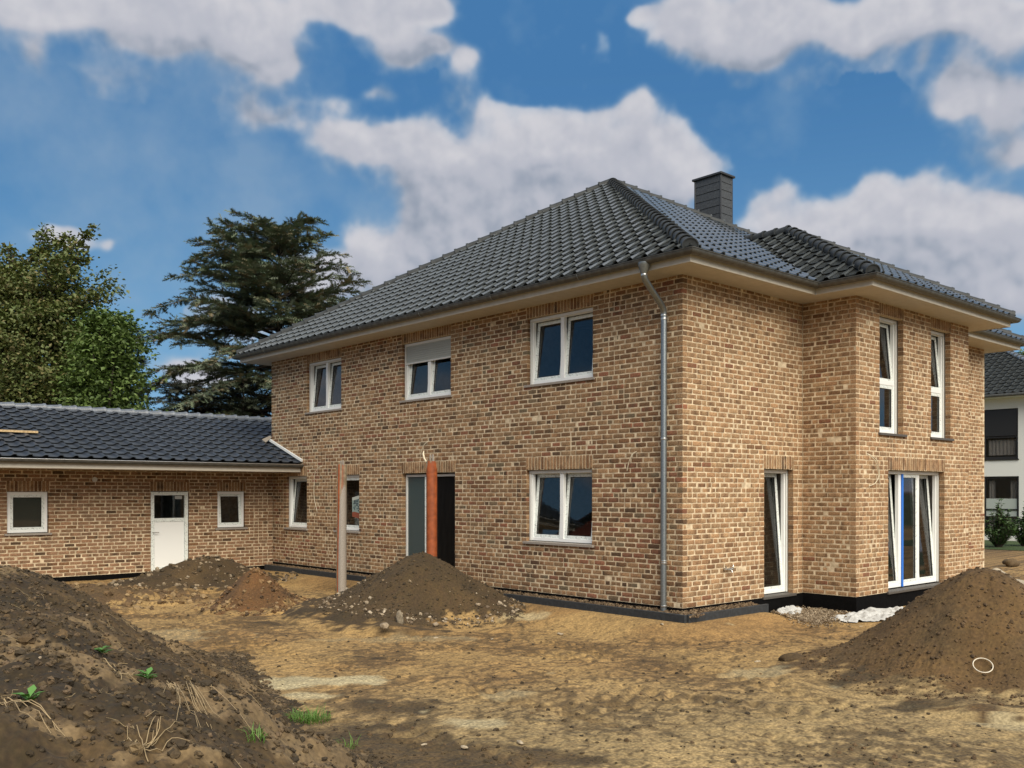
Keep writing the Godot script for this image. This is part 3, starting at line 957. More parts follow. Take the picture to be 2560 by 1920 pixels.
	for s: float in [-0.09, 0.09]:
		tap.tube(PackedVector3Array([Vector3(0, 0.57, -1.18 + s), Vector3(0.06, 0.57, -1.18 + s), Vector3(0.075, 0.565, -1.18 + s)]), PackedFloat32Array([0.018, 0.016, 0.016]), 8)
		tap.tube(PackedVector3Array([Vector3(0.055, 0.59, -1.18 + s), Vector3(0.055, 0.62, -1.18 + s * 1.25)]), PackedFloat32Array([0.012, 0.014]), 6)
	tap.tube(PackedVector3Array([Vector3(0.05, 0.565, -1.30), Vector3(0.05, 0.565, -1.06)]), PackedFloat32Array([0.015, 0.015]), 8)
	tap.tube(PackedVector3Array([Vector3(0.05, 0.56, -1.18), Vector3(0.1, 0.545, -1.18), Vector3(0.11, 0.51, -1.18)]), PackedFloat32Array([0.016, 0.014, 0.013]), 8)
	put("water_tap", tap, M.steel, house)

func poster() -> StandardMaterial3D:
	var img := Image.create(64, 96, false, Image.FORMAT_RGB8)
	img.fill(Color(0.55, 0.62, 0.60))
	img.fill_rect(Rect2i(0, 0, 64, 22), Color(0.55, 0.30, 0.22))
	var r := RandomNumberGenerator.new()
	r.seed = 5
	for k in 40:
		var g := r.randf_range(0.12, 0.45)
		img.fill_rect(Rect2i(r.randi_range(0, 56), r.randi_range(26, 84), r.randi_range(4, 16), r.randi_range(3, 10)), Color(g * 0.8, g, g * 1.05))
	img.fill_rect(Rect2i(0, 80, 64, 16), Color(0.72, 0.75, 0.72))
	var m := mat(Color.WHITE, 0.6)
	m.albedo_texture = ImageTexture.create_from_image(img)
	return m

func build_roof() -> void:
	var ap := Vector3(-6.8, 9.72, -5.9)
	var e0 := Vector3(-LW - OV, EAVE_Y, OV)          # the four eave corners of the main roof
	var e1 := Vector3(OV, EAVE_Y, OV)
	var e2 := Vector3(OV, EAVE_Y, -11.8 - OV)
	var e3 := Vector3(-LW - OV, EAVE_Y, -11.8 - OV)
	var bz0 := -3.55 + OV                              # bay eaves
	var bz1 := -8.3 - OV
	var bx := 1.043 + OV
	var bm := -5.925
	var b_ap := Vector3(-1.72, 7.42, bm)
	var b_end := Vector3(-2.9, 7.42, bm)
	var deck := MB.new()
	for t in [[e0, e1], [e1, e2], [e2, e3], [e3, e0]]: deck.tri(t[0] + Vector3(0, -0.03, 0), t[1] + Vector3(0, -0.03, 0), ap + Vector3(0, -0.03, 0))
	var d := Vector3(0, -0.03, 0)
	deck.quad(Vector3(OV, EAVE_Y, bz0) + d, Vector3(bx, EAVE_Y, bz0) + d, b_ap + d, b_end + d)
	deck.tri(Vector3(bx, EAVE_Y, bz0) + d, Vector3(bx, EAVE_Y, bz1) + d, b_ap + d)
	deck.quad(Vector3(bx, EAVE_Y, bz1) + d, Vector3(OV, EAVE_Y, bz1) + d, b_end + d, b_ap + d)
	var roof := put("roof", deck, M.lath, house)
	var tiles := []
	# front
	var rise_f := (ap.y - EAVE_Y) / (OV - ap.z)
	var s := plane_slope(Vector3(ap.x, EAVE_Y, OV), Vector3.RIGHT, Vector3(0, 0, -1), rise_f)
	var half := ap.x - e0.x
	var sl := Vector2(OV - ap.z, ap.y - EAVE_Y).length()
	s.x0 = -half; s.x1 = half; s.top = sl
	s.lo = func(_x: float) -> float: return 0.0
	s.hi = func(x: float) -> float: return sl * (1.0 - absf(x) / half)
	lay_tiles(tiles, s)
	# right, cut by the bay's valleys
	var rise_r := (ap.y - EAVE_Y) / (OV - ap.x)
	var r := plane_slope(Vector3(OV, EAVE_Y, ap.z), Vector3(0, 0, -1), Vector3(-1, 0, 0), rise_r)
	var half_r := OV - ap.z
	var sr := Vector2(OV - ap.x, ap.y - EAVE_Y).length()
	var k_r := Vector2(1.0, rise_r).length()
	r.x0 = -half_r; r.x1 = half_r; r.top = sr
	var vend := (OV - b_end.x) * k_r
	var vh := bm - bz0 - 0.0
	r.lo = func(x: float) -> float:
		var t: float = 1.0 - absf(x - (ap.z - bm)) / absf(vh)
		return vend * clampf(t, 0.0, 1.0) + (0.07 if t > 0.0 else 0.0)
	r.hi = func(x: float) -> float: return sr * (1.0 - absf(x) / half_r)
	lay_tiles(tiles, r)
	# bay: the slope facing the front, the one facing out, the far one
	var rise_b := (b_ap.y - EAVE_Y) / (bz0 - bm)
	var sb := Vector2(bz0 - bm, b_ap.y - EAVE_Y).length()
	for far in 2:
		var p: Slope
		if far == 0: p = plane_slope(Vector3(0, EAVE_Y, bz0), Vector3.RIGHT, Vector3(0, 0, -1), rise_b)
		else: p = plane_slope(Vector3(0, EAVE_Y, bz1), Vector3.LEFT, Vector3(0, 0, 1), rise_b)
		p.top = sb
		var sg := 1.0 if far == 0 else -1.0
		p.x0 = b_end.x if far == 0 else -bx
		p.x1 = bx if far == 0 else -b_end.x
		p.lo = func(x: float) -> float: return sb * clampf((OV - x * sg) / (OV - b_end.x), 0.0, 1.0) + (0.05 if x * sg < OV else 0.0)
		p.hi = func(x: float) -> float: return sb * clampf((bx - x * sg) / (bx - b_ap.x), 0.0, 1.0)
		lay_tiles(tiles, p)
	var q := plane_slope(Vector3(bx, EAVE_Y, bm), Vector3(0, 0, -1), Vector3(-1, 0, 0), (b_ap.y - EAVE_Y) / (bx - b_ap.x))
	var sq := Vector2(bx - b_ap.x, b_ap.y - EAVE_Y).length()
	var half_b := bz0 - bm
	q.x0 = -half_b; q.x1 = half_b; q.top = sq
	q.lo = func(_x: float) -> float: return 0.0
	q.hi = func(x: float) -> float: return sq * (1.0 - absf(x) / half_b)
	lay_tiles(tiles, q)
	raise_tiles(tiles, roof, M.tile)
	for h in [[e1, ap], [e0, ap], [e2, ap], [e3, ap]]: ridge_line(roof, h[0] + (h[1] - h[0]).normalized() * 0.05 + Vector3(0, 0.035, 0), h[1] + Vector3(0, 0.035, 0), M.ridge)
	ridge_line(roof, Vector3(bx, EAVE_Y, bz0) + Vector3(-0.03, 0.05, -0.03), b_ap + Vector3(0, 0.03, 0), M.ridge)
	ridge_line(roof, Vector3(bx, EAVE_Y, bz1) + Vector3(-0.03, 0.05, 0.03), b_ap + Vector3(0, 0.03, 0), M.ridge)
	ridge_line(roof, b_ap + Vector3(0, 0.04, 0), b_end + Vector3(0, 0.04, 0), M.ridge, 0.128, 0.335, false)
	# lead-lined valleys
	for z in [bz0, bz1]:
		var v := MB.new()
		var a := Vector3(OV, EAVE_Y - 0.02, z)
		var side := Vector3(-0.12, 0.09, 0.0)
		var other := Vector3(0.0, 0.09, -0.12 if z == bz0 else 0.12)
		v.quad(a, b_end + Vector3(0, -0.02, 0), b_end + side * 0.5, a + side)
		v.quad(a, b_end + Vector3(0, -0.02, 0), b_end + other * 0.5, a + other)
		put("valley", v, M.zinc_dull, roof)
	# little metal clips on the far hip tiles
	for h in [[e0, ap], [e2, ap]]:
		for k in range(1, 32):
			var cl := MB.new()
			var p: Vector3 = h[0].lerp(h[1], k / 32.0) + Vector3(0, 0.15, 0)
			cl.bevel_box(p - Vector3(0.025, 0.03, 0.025), p + Vector3(0.025, 0.015, 0.025), 0.005)
			put("ridge_clip", cl, M.tile, roof)

func build_downpipe() -> void:
	var m := MB.new()
	m.tube(PackedVector3Array([Vector3(-0.22, 5.41, 0.685), Vector3(-0.22, 5.36, 0.685), Vector3(-0.225, 5.25, 0.68), Vector3(-0.225, 5.20, 0.675), Vector3(-0.23, 5.15, 0.64), Vector3(-0.25, 5.05, 0.50), Vector3(-0.29, 4.84, 0.18), Vector3(-0.305, 4.77, 0.105), Vector3(-0.31, 4.68, 0.085), Vector3(-0.315, 2.7, 0.085), Vector3(-0.32, 0.74, 0.085), Vector3(-0.32, -0.06, 0.085)]),
		PackedFloat32Array([0.10, 0.095, 0.052, 0.05, 0.05, 0.05, 0.05, 0.05, 0.05, 0.05, 0.05, 0.05]), 16, Color.WHITE, false)
	var pipe := put("downpipe", m, M.zinc, house)
	for y: float in [5.22, 4.68, 4.62, 2.70, 0.74, 0.71, 0.02]:
		var c := MB.new()
		var z := 0.085 if y < 5.0 else 0.677
		var x := -0.313 if y < 5.0 else -0.225
		c.tube(PackedVector3Array([Vector3(x, y - 0.016, z), Vector3(x, y, z), Vector3(x, y + 0.016, z)]), PackedFloat32Array([0.0525, 0.0555, 0.0525]), 16)
		if y < 5.0 and y > 0.5 and y != 0.71: c.box(Vector3(x - 0.012, y - 0.012, 0.0), Vector3(x + 0.012, y + 0.012, 0.035))
		put("pipe_clamp", c, M.steel, pipe)

func build_chimney() -> void:
	var x0 := -5.72
	var x1 := -4.92
	var z1 := -7.93
	var z0 := -8.43
	var core := MB.new()
	core.box(Vector3(x0 + 0.02, 7.6, z0 + 0.02), Vector3(x1 - 0.02, 9.93, z1 - 0.02))
	var ch := put("chimney", core, M.slate_edge, house)
	for side in 4:
		var w := 0.8 if side % 2 == 0 else 0.5
		var at: Transform3D = [Transform3D(Basis.IDENTITY, Vector3(x0, 0, z1)), Transform3D(side_basis(), Vector3(x1, 0, z1)), Transform3D(Basis(Vector3.UP, PI), Vector3(x1, 0, z0)), Transform3D(Basis(Vector3.UP, -PI / 2), Vector3(x0, 0, z0))][side]
		for k in 11:
			var y := 7.75 + k * 0.2
			var p := MB.new()
			p.bevel_box(Vector3(0.02, 0, -0.012), Vector3(w - 0.02, 0.196, 0.0), 0.003, at * Transform3D(Basis(Vector3.RIGHT, -0.055).rotated(Vector3.BACK, rng.randf_range(-0.006, 0.006)), Vector3(0, y, 0.012)))
			put("slate", p, M.slate, ch)
		var cor := MB.new()
		cor.bevel_box(Vector3(-0.012, 7.7, -0.03), Vector3(0.03, 9.93, 0.018), 0.004, at)
		put("corner_strip", cor, M.slate_edge, ch)
	var cap := MB.new()
	cap.bevel_box(Vector3(x0 - 0.06, 9.93, z0 - 0.06), Vector3(x1 + 0.06, 9.985, z1 + 0.06), 0.008)
	put("cap", cap, M.slate_edge, ch)
	var pot := MB.new()
	pot.bevel_box(Vector3(x0 + 0.48, 9.985, z0 + 0.14), Vector3(x0 + 0.72, 10.05, z1 - 0.14), 0.01)
	put("flue_top", pot, M.zinc, ch)

# ---------------------------------------------------------------- the garage wing
func build_garage() -> void:
	garage = thing("garage_wing", "low brick garage wing with a dark tiled pitched roof", "garage")
	var gx := -13.53
	var z_end := 9.6
	var w := Transform3D(side_basis(), Vector3(gx, 0, z_end))       # local x = z_end - z
	var c := COURSE
	var ga := Rect2(z_end - 6.40, 11 * c, 0.85, 11 * c + 0.02)
	var gd := Rect2(z_end - 3.24, -1 * c, 0.95, 23 * c + 0.03)
	var gb := Rect2(z_end - 1.54, 11 * c, 0.75, 11 * c + 0.03)
	var holes := [ga, gd, gb]
	var top := 2.56
	var lin := holes.map(func(r: Rect2) -> Rect2: return Rect2(r.position.x - 0.02, r.end.y, r.size.x + 0.04, 3 * c))
	var bricks := []
	lay(bricks, w, "garage", Vector2(0, 0), Vector2(z_end + 0.0, z_end - 0.01), -1, 31, holes, lin)
	raise_bricks(bricks, garage)
	var grow := func(r: Rect2) -> Rect2: return Rect2(r.position.x - 0.006, r.position.y - 0.006, r.size.x + 0.012, r.size.y + 0.012)
	var mo := MB.new()
	slab(mo, w, 0.0, z_end - 0.006, -0.09, top, holes.map(grow), -0.112, -0.0045)
	put("mortar", mo, M.mortar, garage)
	var inn := MB.new()
	slab(inn, w, 0.0, z_end - 0.02, -0.09, top, holes, -0.3, -0.115)
	inn.box(Vector3(-18.4, -0.1, -4.0), Vector3(-18.2, top, z_end))
	inn.box(Vector3(-18.2, -0.1, z_end - 0.2), Vector3(gx - 0.31, top, z_end))
	inn.box(Vector3(-18.2, -0.1, -4.0), Vector3(gx - 0.31, top, -3.8))
	inn.box(Vector3(-17.9, -0.09, 4.2), Vector3(gx - 0.32, top, 4.3))
	inn.box(Vector3(-17.9, -0.09, 1.9), Vector3(gx - 0.32, top, 2.0))
	inn.box(Vector3(-18.2, top, -4.0), Vector3(gx - 0.12, top + 0.04, z_end))
	put("inner_wall", inn, M.plaster, garage)
	var pl := MB.new()
	pl.box(Vector3(-18.4, -0.7, -4.0), Vector3(gx + 0.004, -0.092, z_end))
	put("plinth", pl, M.bitumen, garage)
	# roof
	var ex := -12.02
	var ey := 2.56
	var rx := -15.95
	var ry := 3.92
	var rise := (ry - ey) / (ex - rx)
	var deck := MB.new()
	deck.quad(Vector3(ex, ey - 0.03, z_end + 0.4), Vector3(ex, ey - 0.03, 0.0), Vector3(rx, ry - 0.03, 0.0), Vector3(rx, ry - 0.03, z_end + 0.4))
	deck.quad(Vector3(gx - 0.1, ey + 0.5, 0.0), Vector3(gx - 0.1, ey + 0.5, -4.2), Vector3(rx, ry - 0.03, -4.2), Vector3(rx, ry - 0.03, 0.0))
	deck.quad(Vector3(rx, ry - 0.03, z_end + 0.4), Vector3(rx, ry - 0.03, -4.2), Vector3(2 * rx - ex, ey - 0.03, -4.2), Vector3(2 * rx - ex, ey - 0.03, z_end + 0.4))
	var roof := put("roof", deck, M.lath, garage)
	var s := plane_slope(Vector3(ex, ey, z_end), Vector3(0, 0, -1), Vector3(-1, 0, 0), rise)
	var sl := Vector2(ex - rx, ry - ey).length()
	s.x0 = -0.4; s.x1 = z_end + 3.0; s.top = sl
	var reach := (ex - (-13.63)) * Vector2(1, rise).length()
	s.lo = func(x: float) -> float: return 0.0 if x < z_end - 0.015 else reach + 0.02
	s.hi = func(_x: float) -> float: return sl - 0.02
	var tiles := []
	lay_tiles(tiles, s)
	raise_tiles(tiles, roof, M.tile_garage)
	ridge_line(roof, Vector3(rx, ry + 0.015, -3.0), Vector3(rx, ry + 0.015, z_end + 0.4), M.tile_garage, 0.135, 0.36)
	var so := MB.new()
	so.box(Vector3(gx + 0.02, 2.36, 0.006), Vector3(ex - 0.06, 2.38, z_end))
	put("soffit", so, M.soffit, garage)
	var fa := MB.new()
	fa.bevel_box(Vector3(ex - 0.06, 2.35, 0.006), Vector3(ex - 0.035, 2.54, z_end), 0.003)
	put("fascia", fa, M.fascia, garage)
	var gu := MB.new()
	var rows := []
	for z: float in [0.0, z_end]:
		var line := PackedVector3Array()
		for k in 13:
			var t := PI + PI * k / 12.0
			line.push_back(Vector3(ex + 0.045 + cos(t) * 0.07, 2.535 + sin(t) * 0.075, z))
		for k in 5: line.push_back(Vector3(ex + 0.118 + cos(PI - k * PI * 0.4) * 0.009, 2.538 + sin(PI - k * PI * 0.4) * 0.009, z))
		rows.push_back(line)
	gu.grid(rows)
	var gg := put("gutter", gu, M.zinc_dull, garage)
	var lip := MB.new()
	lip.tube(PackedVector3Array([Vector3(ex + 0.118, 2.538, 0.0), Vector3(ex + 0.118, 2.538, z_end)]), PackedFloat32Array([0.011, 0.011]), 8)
	put("gutter_lip", lip, M.steel, gg)  # brighter metal than the gutter, added to draw the highlight along its edge
	# flashing where the roof meets the house wall
	var fl := MB.new()
	fl.bevel_box(Vector3(0, 0.03, 0.004), Vector3(1.80, 0.095, 0.05), 0.004, Transform3D(Basis(Vector3.BACK, -atan(rise)), Vector3(-13.66, 3.17, 0.0)))
	put("flashing", fl, M.pvc, garage)
	var lead := MB.new()
	lead.quad(Vector3(-13.95, 3.26, 0.10), Vector3(-13.62, 3.16, 0.16), Vector3(-13.60, 3.30, 0.0), Vector3(-13.72, 3.36, -0.02))
	put("lead_apron", lead, mat(Color(0.36, 0.31, 0.24), 0.7), garage)
	# openings
	window(garage, w, ga, 0.05, [[0, 1, 0, 1, -1]], {"sill": 0.05, "no_rails": true, "label": "square garage window with a brown-grey pane"})
	window(garage, w, gb, 0.06, [[0, 1, 0, 1, 4.5]], {"sill": 0.04, "no_rails": true, "label": "small tilted garage window by the inner corner"})
	var blind := MB.new()
	blind.box(Vector3(0.07, 0.08, -0.16), Vector3(0.78, 0.88, -0.15), Color.WHITE, w * Transform3D(Basis.IDENTITY, Vector3(ga.position.x, ga.position.y, 0)))
	put("blind", blind, mat(Color(0.09, 0.075, 0.05), 0.6), garage)
	var door := Node3D.new()
	door.name = "side_door"
	garage.add_child(door, true)
	door.transform = w * Transform3D(Basis.IDENTITY, Vector3(gd.position.x, gd.position.y, 0))
	door.set_meta("label", "white side door with a dark glazed upper half")
	var dw := gd.size.x
	var dh := gd.size.y
	put("frame", frame_of(0.01, 0.0, dw - 0.01, dh - 0.01, 0.085, -0.10, -0.03), M.film, door)
	var lower := MB.new()
	lower.bevel_box(Vector3(0.1, 0.09, -0.085), Vector3(dw - 0.1, 1.20, -0.055), 0.005)
	put("panel", lower, M.pvc, door)
	var tr := MB.new()
	tr.bevel_box(Vector3(0.096, 1.20, -0.095), Vector3(dw - 0.096, 1.29, -0.04), 0.005)
	put("rail", tr, M.film, door)
	var gl := MB.new()
	gl.box(Vector3(0.1, 1.29, -0.075), Vector3(dw - 0.1, dh - 0.1, -0.07))
	put("pane", gl, M.glass, door)
	var st := MB.new()
	st.box(Vector3(0.62, dh - 0.19, -0.068), Vector3(0.80, dh - 0.11, -0.066))
	put("sticker", st, mat(Color(0.4, 0.41, 0.4), 0.7), door)
	var hd := MB.new()
	hd.tube(PackedVector3Array([Vector3(0.06, 0.95, -0.03), Vector3(0.06, 0.95, 0.02), Vector3(0.075, 0.95, 0.03), Vector3(0.19, 0.945, 0.03)]), PackedFloat32Array([0.012, 0.01, 0.01, 0.009]), 8)
	put("handle", hd, M.steel, door)
	var lamp := MB.new()
	lamp.tube(PackedVector3Array([Vector3(gx, 2.14, 4.55), Vector3(gx + 0.025, 2.14, 4.55)]), PackedFloat32Array([0.06, 0.055]), 16)
	put("cable_outlet", lamp, M.rail, garage)

# ---------------------------------------------------------------- ground
const SAND := Color(0.51, 0.335, 0.132)
const CLAY := Color(0.42, 0.25, 0.092)
const GREY_SAND := Color(0.47, 0.35, 0.168)
const PALE := Color(0.78, 0.67, 0.40)
const SOIL := Color(0.056, 0.038, 0.017)
const LOAM := Color(0.128, 0.082, 0.034)
var sand_spots := []
var dark_spots := []

# the point of the plot (height y) that a direction of the photograph meets
func plot(px: float, py: float, y := -0.38) -> Vector3:
	var d := Vector3(-sin(YAW), 0, -cos(YAW)) + Vector3(cos(YAW), 0, -sin(YAW)) * ((px - 1280.0) / 2342.3) + Vector3.UP * ((1230.1 - py) / 2342.3)
	return CAM + d * ((y - CAM.y) / d.y)

func box_dist(x: float, z: float, x0: float, x1: float, z0: float, z1: float) -> float:
	var dx := maxf(maxf(x0 - x, x - x1), 0.0)
	var dz := maxf(maxf(z0 - z, z - z1), 0.0)
	return sqrt(dx * dx + dz * dz)

func ground_y(x: float, z: float) -> float:
	var y := -0.37 + 0.05 * broad.get_noise_2d(x * 3.0, z * 3.0)
	var near := minf(box_dist(x, z, -LW, 0, -11.8, 0), box_dist(x, z, 0, 1.043, -8.3, -3.55))
	var toe := lerpf(-0.175, -0.30, smoothstep(-1.75, -2.25, z) * smoothstep(-0.3, 0.1, x))
	y = lerpf(toe, y, smoothstep(0.35, 1.5, near))
	var g := maxf(-13.53 - x, x + 13.53)
	if x > -13.6: y = lerpf(-0.20, y, smoothstep(0.2, 1.6, x + 13.53))
	y = lerpf(y, -0.14, smoothstep(9.0, 26.0, -z) * smoothstep(-1.0, 3.0, absf(x + 6.8) - 6.8 + smoothstep(-11.0, -14.0, z) * 9.0))
	if near < 0.45: y += 0.0
	return y

func tread(x: float, z: float) -> Vector2:
	# how deep a wheel went (0 to 1) and the bars of its tread (-1 to 1)
	for t in [[2.2, 0.16], [3.9, 0.16], [5.4, -0.05], [7.0, -0.05], [3.1, -0.30], [4.7, -0.30]]:
		var c: float = t[0] + t[1] * x + 0.35 * broad.get_noise_2d(x * 4.0, t[0] * 50.0)
		var d := absf(z - c)
		if d < 0.3: return Vector2(smoothstep(0.3, 0.2, d) * clampf(0.35 + 2.2 * broad.get_noise_2d(x * 6.0, z * 6.0 + 99.0), 0.0, 1.0), sin((x + 0.5 * d) * 30.0))
	return Vector2.ZERO

func yard_detail(x: float, z: float) -> float:
	# trodden mud: treads across the wheel tracks, lumps between them
	var tr := tread(x, z)
	return 0.020 * fine.get_noise_2d(x * 40.0, z * 40.0) + 0.022 * fine.get_noise_2d(x * 8.0 + 300.0, z * 8.0) + (-0.022 + 0.022 * tr.y) * tr.x

func ground_color(x: float, z: float, near: float) -> Color:
	var p := Vector2(x, z)
	var b := broad.get_noise_2d(x * 9.0, z * 9.0)
	var c := SAND.lerp(CLAY, clampf(0.35 + b * 1.3, 0.0, 0.8))
	c = c.lerp(GREY_SAND, smoothstep(2.5, 6.0, x + z * 0.6 - 0.5) * 0.8)
	c = c * (1.0 + 0.25 * fine.get_noise_2d(x * 14.0, z * 14.0) + 0.3 * fine.get_noise_2d(x * 90.0, z * 90.0))
	var dark := 0.0
	for s in dark_spots:
		var q: Vector2 = (p - s[0]).rotated(s[3])
		dark = maxf(dark, s[4] * exp(-(q.x * q.x) / (s[1] * s[1]) - (q.y * q.y) / (s[2] * s[2])))
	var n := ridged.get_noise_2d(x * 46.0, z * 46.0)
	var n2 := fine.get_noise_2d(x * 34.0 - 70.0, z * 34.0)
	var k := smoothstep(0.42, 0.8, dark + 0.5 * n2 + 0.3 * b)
	k = maxf(k, 0.7 * smoothstep(0.66, 0.9, n * 0.6 + 0.42 + b * 0.5 + dark * 0.35 - smoothstep(1.6, 0.7, near) * 0.5))  # veins of dark soil, with the shade of small ridges painted in
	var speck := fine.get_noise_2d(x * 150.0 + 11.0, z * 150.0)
	k = maxf(k, 0.72 * smoothstep(0.2, 0.36, speck + 0.22 * b + 0.15 * dark) * smoothstep(0.6, 1.5, near))  # specks of dark soil that also paint in the shade of ruts
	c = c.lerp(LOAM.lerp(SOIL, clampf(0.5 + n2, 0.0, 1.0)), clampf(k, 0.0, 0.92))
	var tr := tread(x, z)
	c = c.lerp(LOAM, 0.55 * tr.x * smoothstep(0.1, 0.5, tr.y + 0.6 * n2))  # loam on the tread bars, its darkness partly painted rut shade
	for s in sand_spots:
		var q: Vector2 = (p - s[0]).rotated(s[3])
		var w := exp(-(q.x * q.x) / (s[1] * s[1]) - (q.y * q.y) / (s[2] * s[2]))
		c = c.lerp(PALE * (0.85 + 0.3 * b), s[4] * smoothstep(0.25, 0.6, w + 0.4 * n2))
	return c

func spot(list: Array, px: float, py: float, rx: float, ry: float, w: float) -> void:
	# rx across the view, ry along it, metres
	var q := plot(px, py)
	list.push_back([Vector2(q.x, q.z), rx, ry, YAW, w])

func lines_of(parts: Array) -> PackedFloat32Array:
	var out := PackedFloat32Array()
	for p in parts:
		var n := int(ceil((p[1] - p[0]) / p[2]))
		for k in n: out.push_back(lerpf(p[0], p[1], float(k) / n))
	out.push_back(parts[-1][1])
	return out

func sheet_mesh(xs: PackedFloat32Array, zs: PackedFloat32Array, height: Callable, color: Callable) -> MB:
	var m := MB.new()
	var nx := xs.size()
	var nz := zs.size()
	var ys := PackedFloat32Array()
	ys.resize(nx * nz)
	for j in nz:
		for i in nx: ys[j * nx + i] = height.call(xs[i], zs[j])
	m.v.resize(nx * nz); m.n.resize(nx * nz); m.c.resize(nx * nz); m.uv.resize(nx * nz)
	for j in nz:
		for i in nx:
			var k := j * nx + i
			var i0 := maxi(i - 1, 0); var i1 := mini(i + 1, nx - 1); var j0 := maxi(j - 1, 0); var j1 := mini(j + 1, nz - 1)
			m.v[k] = Vector3(xs[i], ys[k], zs[j])
			m.n[k] = Vector3(-(ys[j * nx + i1] - ys[j * nx + i0]) / (xs[i1] - xs[i0]), 1, -(ys[j1 * nx + i] - ys[j0 * nx + i]) / (zs[j1] - zs[j0])).normalized()
			m.c[k] = color.call(xs[i], zs[j])
	var idx := PackedInt32Array()
	idx.resize((nx - 1) * (nz - 1) * 6)
	var t := 0
	for j in nz - 1:
		for i in nx - 1:
			var a := j * nx + i
			idx[t] = a; idx[t + 1] = a + 1; idx[t + 2] = a + nx + 1
			idx[t + 3] = a; idx[t + 4] = a + nx + 1; idx[t + 5] = a + nx
			t += 6
	m.i = idx
	return m

func build_ground() -> void:
	for s in [[690, 1712, 0.75, 0.36, 1.0], [850, 1710, 0.6, 0.26, 1.0], [590, 1690, 0.35, 0.3, 0.8], [760, 1745, 0.3, 0.15, 0.9], [1190, 1812, 0.35, 0.2, 0.7], [1290, 1555, 0.5, 0.35, 0.6], [1260, 1740, 0.4, 0.2, 0.35], [2500, 1810, 0.4, 0.25, 0.6], [1900, 1690, 0.4, 0.3, 0.5], [380, 1590, 0.9, 0.7, 0.3], [1000, 1595, 1.2, 0.3, 0.25]]: spot(sand_spots, s[0], s[1], s[2], s[3], s[4])
	for s in [[800, 1860, 1.4, 0.7, 1.3], [1050, 1890, 1.1, 0.6, 1.25], [1330, 1905, 0.8, 0.4, 1.1], [560, 1800, 0.8, 0.5, 1.2], [950, 1770, 0.8, 0.35, 0.8], [1120, 1760, 0.5, 0.2, 0.6], [1750, 1655, 0.9, 0.5, 0.62], [1950, 1680, 0.7, 0.5, 0.7], [2150, 1715, 0.8, 0.4, 0.85], [1450, 1640, 0.6, 0.4, 0.35], [2350, 1770, 0.9, 0.3, 0.9], [2080, 1830, 0.6, 0.2, 0.55], [900, 1640, 1.2, 0.5, 0.5], [1500, 1710, 0.7, 0.3, 0.35], [700, 1560, 1.4, 0.9, 0.6], [300, 1560, 1.5, 1.0, 0.35], [2480, 1380, 2.5, 4.0, 0.75], [1680, 1500, 0.0001, 0.1, 0.0], [1020, 1700, 0.5, 0.2, 0.6], [700, 1490, 2.0, 0.8, 0.55]]: spot(dark_spots, s[0], s[1], s[2], s[3], s[4])
	var xs := lines_of([[-600, -60, 60], [-60, -14, 4.0], [-14, -10, 0.10], [-10, -4, 0.06], [-4, 7, 0.034], [7, 10, 0.25], [10, 60, 5.0], [60, 600, 60]])
	var zs := lines_of([[-600, -60, 60], [-60, -16, 4.0], [-16, -1.2, 0.16], [-1.2, 0.0, 0.05], [0.0, 6.0, 0.034], [6.0, 9.5, 0.06], [9.5, 14, 0.5], [14, 60, 4.0], [60, 600, 60]])
	var grass := Color(0.045, 0.075, 0.02)
	var m := sheet_mesh(xs, zs, func(x: float, z: float) -> float:
		var y := ground_y(x, z)
		if x > -14.0 and x < 10.0 and z > -16.0 and z < 12.0:
			var near := minf(box_dist(x, z, -LW, 0, -11.8, 0), box_dist(x, z, 0, 1.043, -8.3, -3.55))
			y += yard_detail(x, z) * smoothstep(0.45, 1.4, near)
		return y,
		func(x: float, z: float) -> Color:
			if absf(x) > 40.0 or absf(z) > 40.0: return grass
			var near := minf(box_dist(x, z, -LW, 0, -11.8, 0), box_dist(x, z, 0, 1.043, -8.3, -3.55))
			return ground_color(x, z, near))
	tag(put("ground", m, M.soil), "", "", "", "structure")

# ---------------------------------------------------------------- heaps, clods, stones
func rock(seed_: int, flat := 0.75, rough := 0.35, nr := 6, nq := 9) -> ArrayMesh:
	var m := MB.new()
	var rows := []
	for r in nr + 1:
		var t := PI * r / nr
		var ring := PackedVector3Array()
		for q in nq + 1:
			var f := TAU * (q % nq) / nq
			var d := Vector3(sin(t) * cos(f), cos(t), sin(t) * sin(f))
			var k := 1.0 + rough * fine.get_noise_3dv(d * 16.0 + Vector3(seed_ * 37.0, 0, 0)) + rough * 0.5 * fine.get_noise_3dv(d * 40.0 + Vector3(seed_ * 17.0, 9, 0))
			ring.push_back(d * Vector3(1.0, flat, 0.8) * k)
		rows.push_back(ring)
	m.grid(rows, [], true)
	return m.mesh()

func chip(seed_: int, flat: float) -> ArrayMesh:
	# an angular lump with flat faces
	var m := MB.new()
	var p := []
	for r in 5:
		var t := PI * r / 4.0
		for q in 7:
			var f := TAU * ((q % 6) + 0.5 * (r % 2)) / 6.0
			var d := Vector3(sin(t) * cos(f), cos(t), sin(t) * sin(f))
			p.push_back(d * Vector3(1.0, flat, 0.85) * (0.95 + 0.75 * fine.get_noise_3dv(d * 14.0 + Vector3(seed_ * 37.0, 0, 0))))
	for r in 4:
		for q in 6:
			if r > 0: m.tri(p[r * 7 + q], p[r * 7 + q + 1], p[r * 7 + q + 7])
			if r < 3: m.tri(p[r * 7 + q + 1], p[r * 7 + q + 8], p[r * 7 + q + 7])
	return m.mesh()

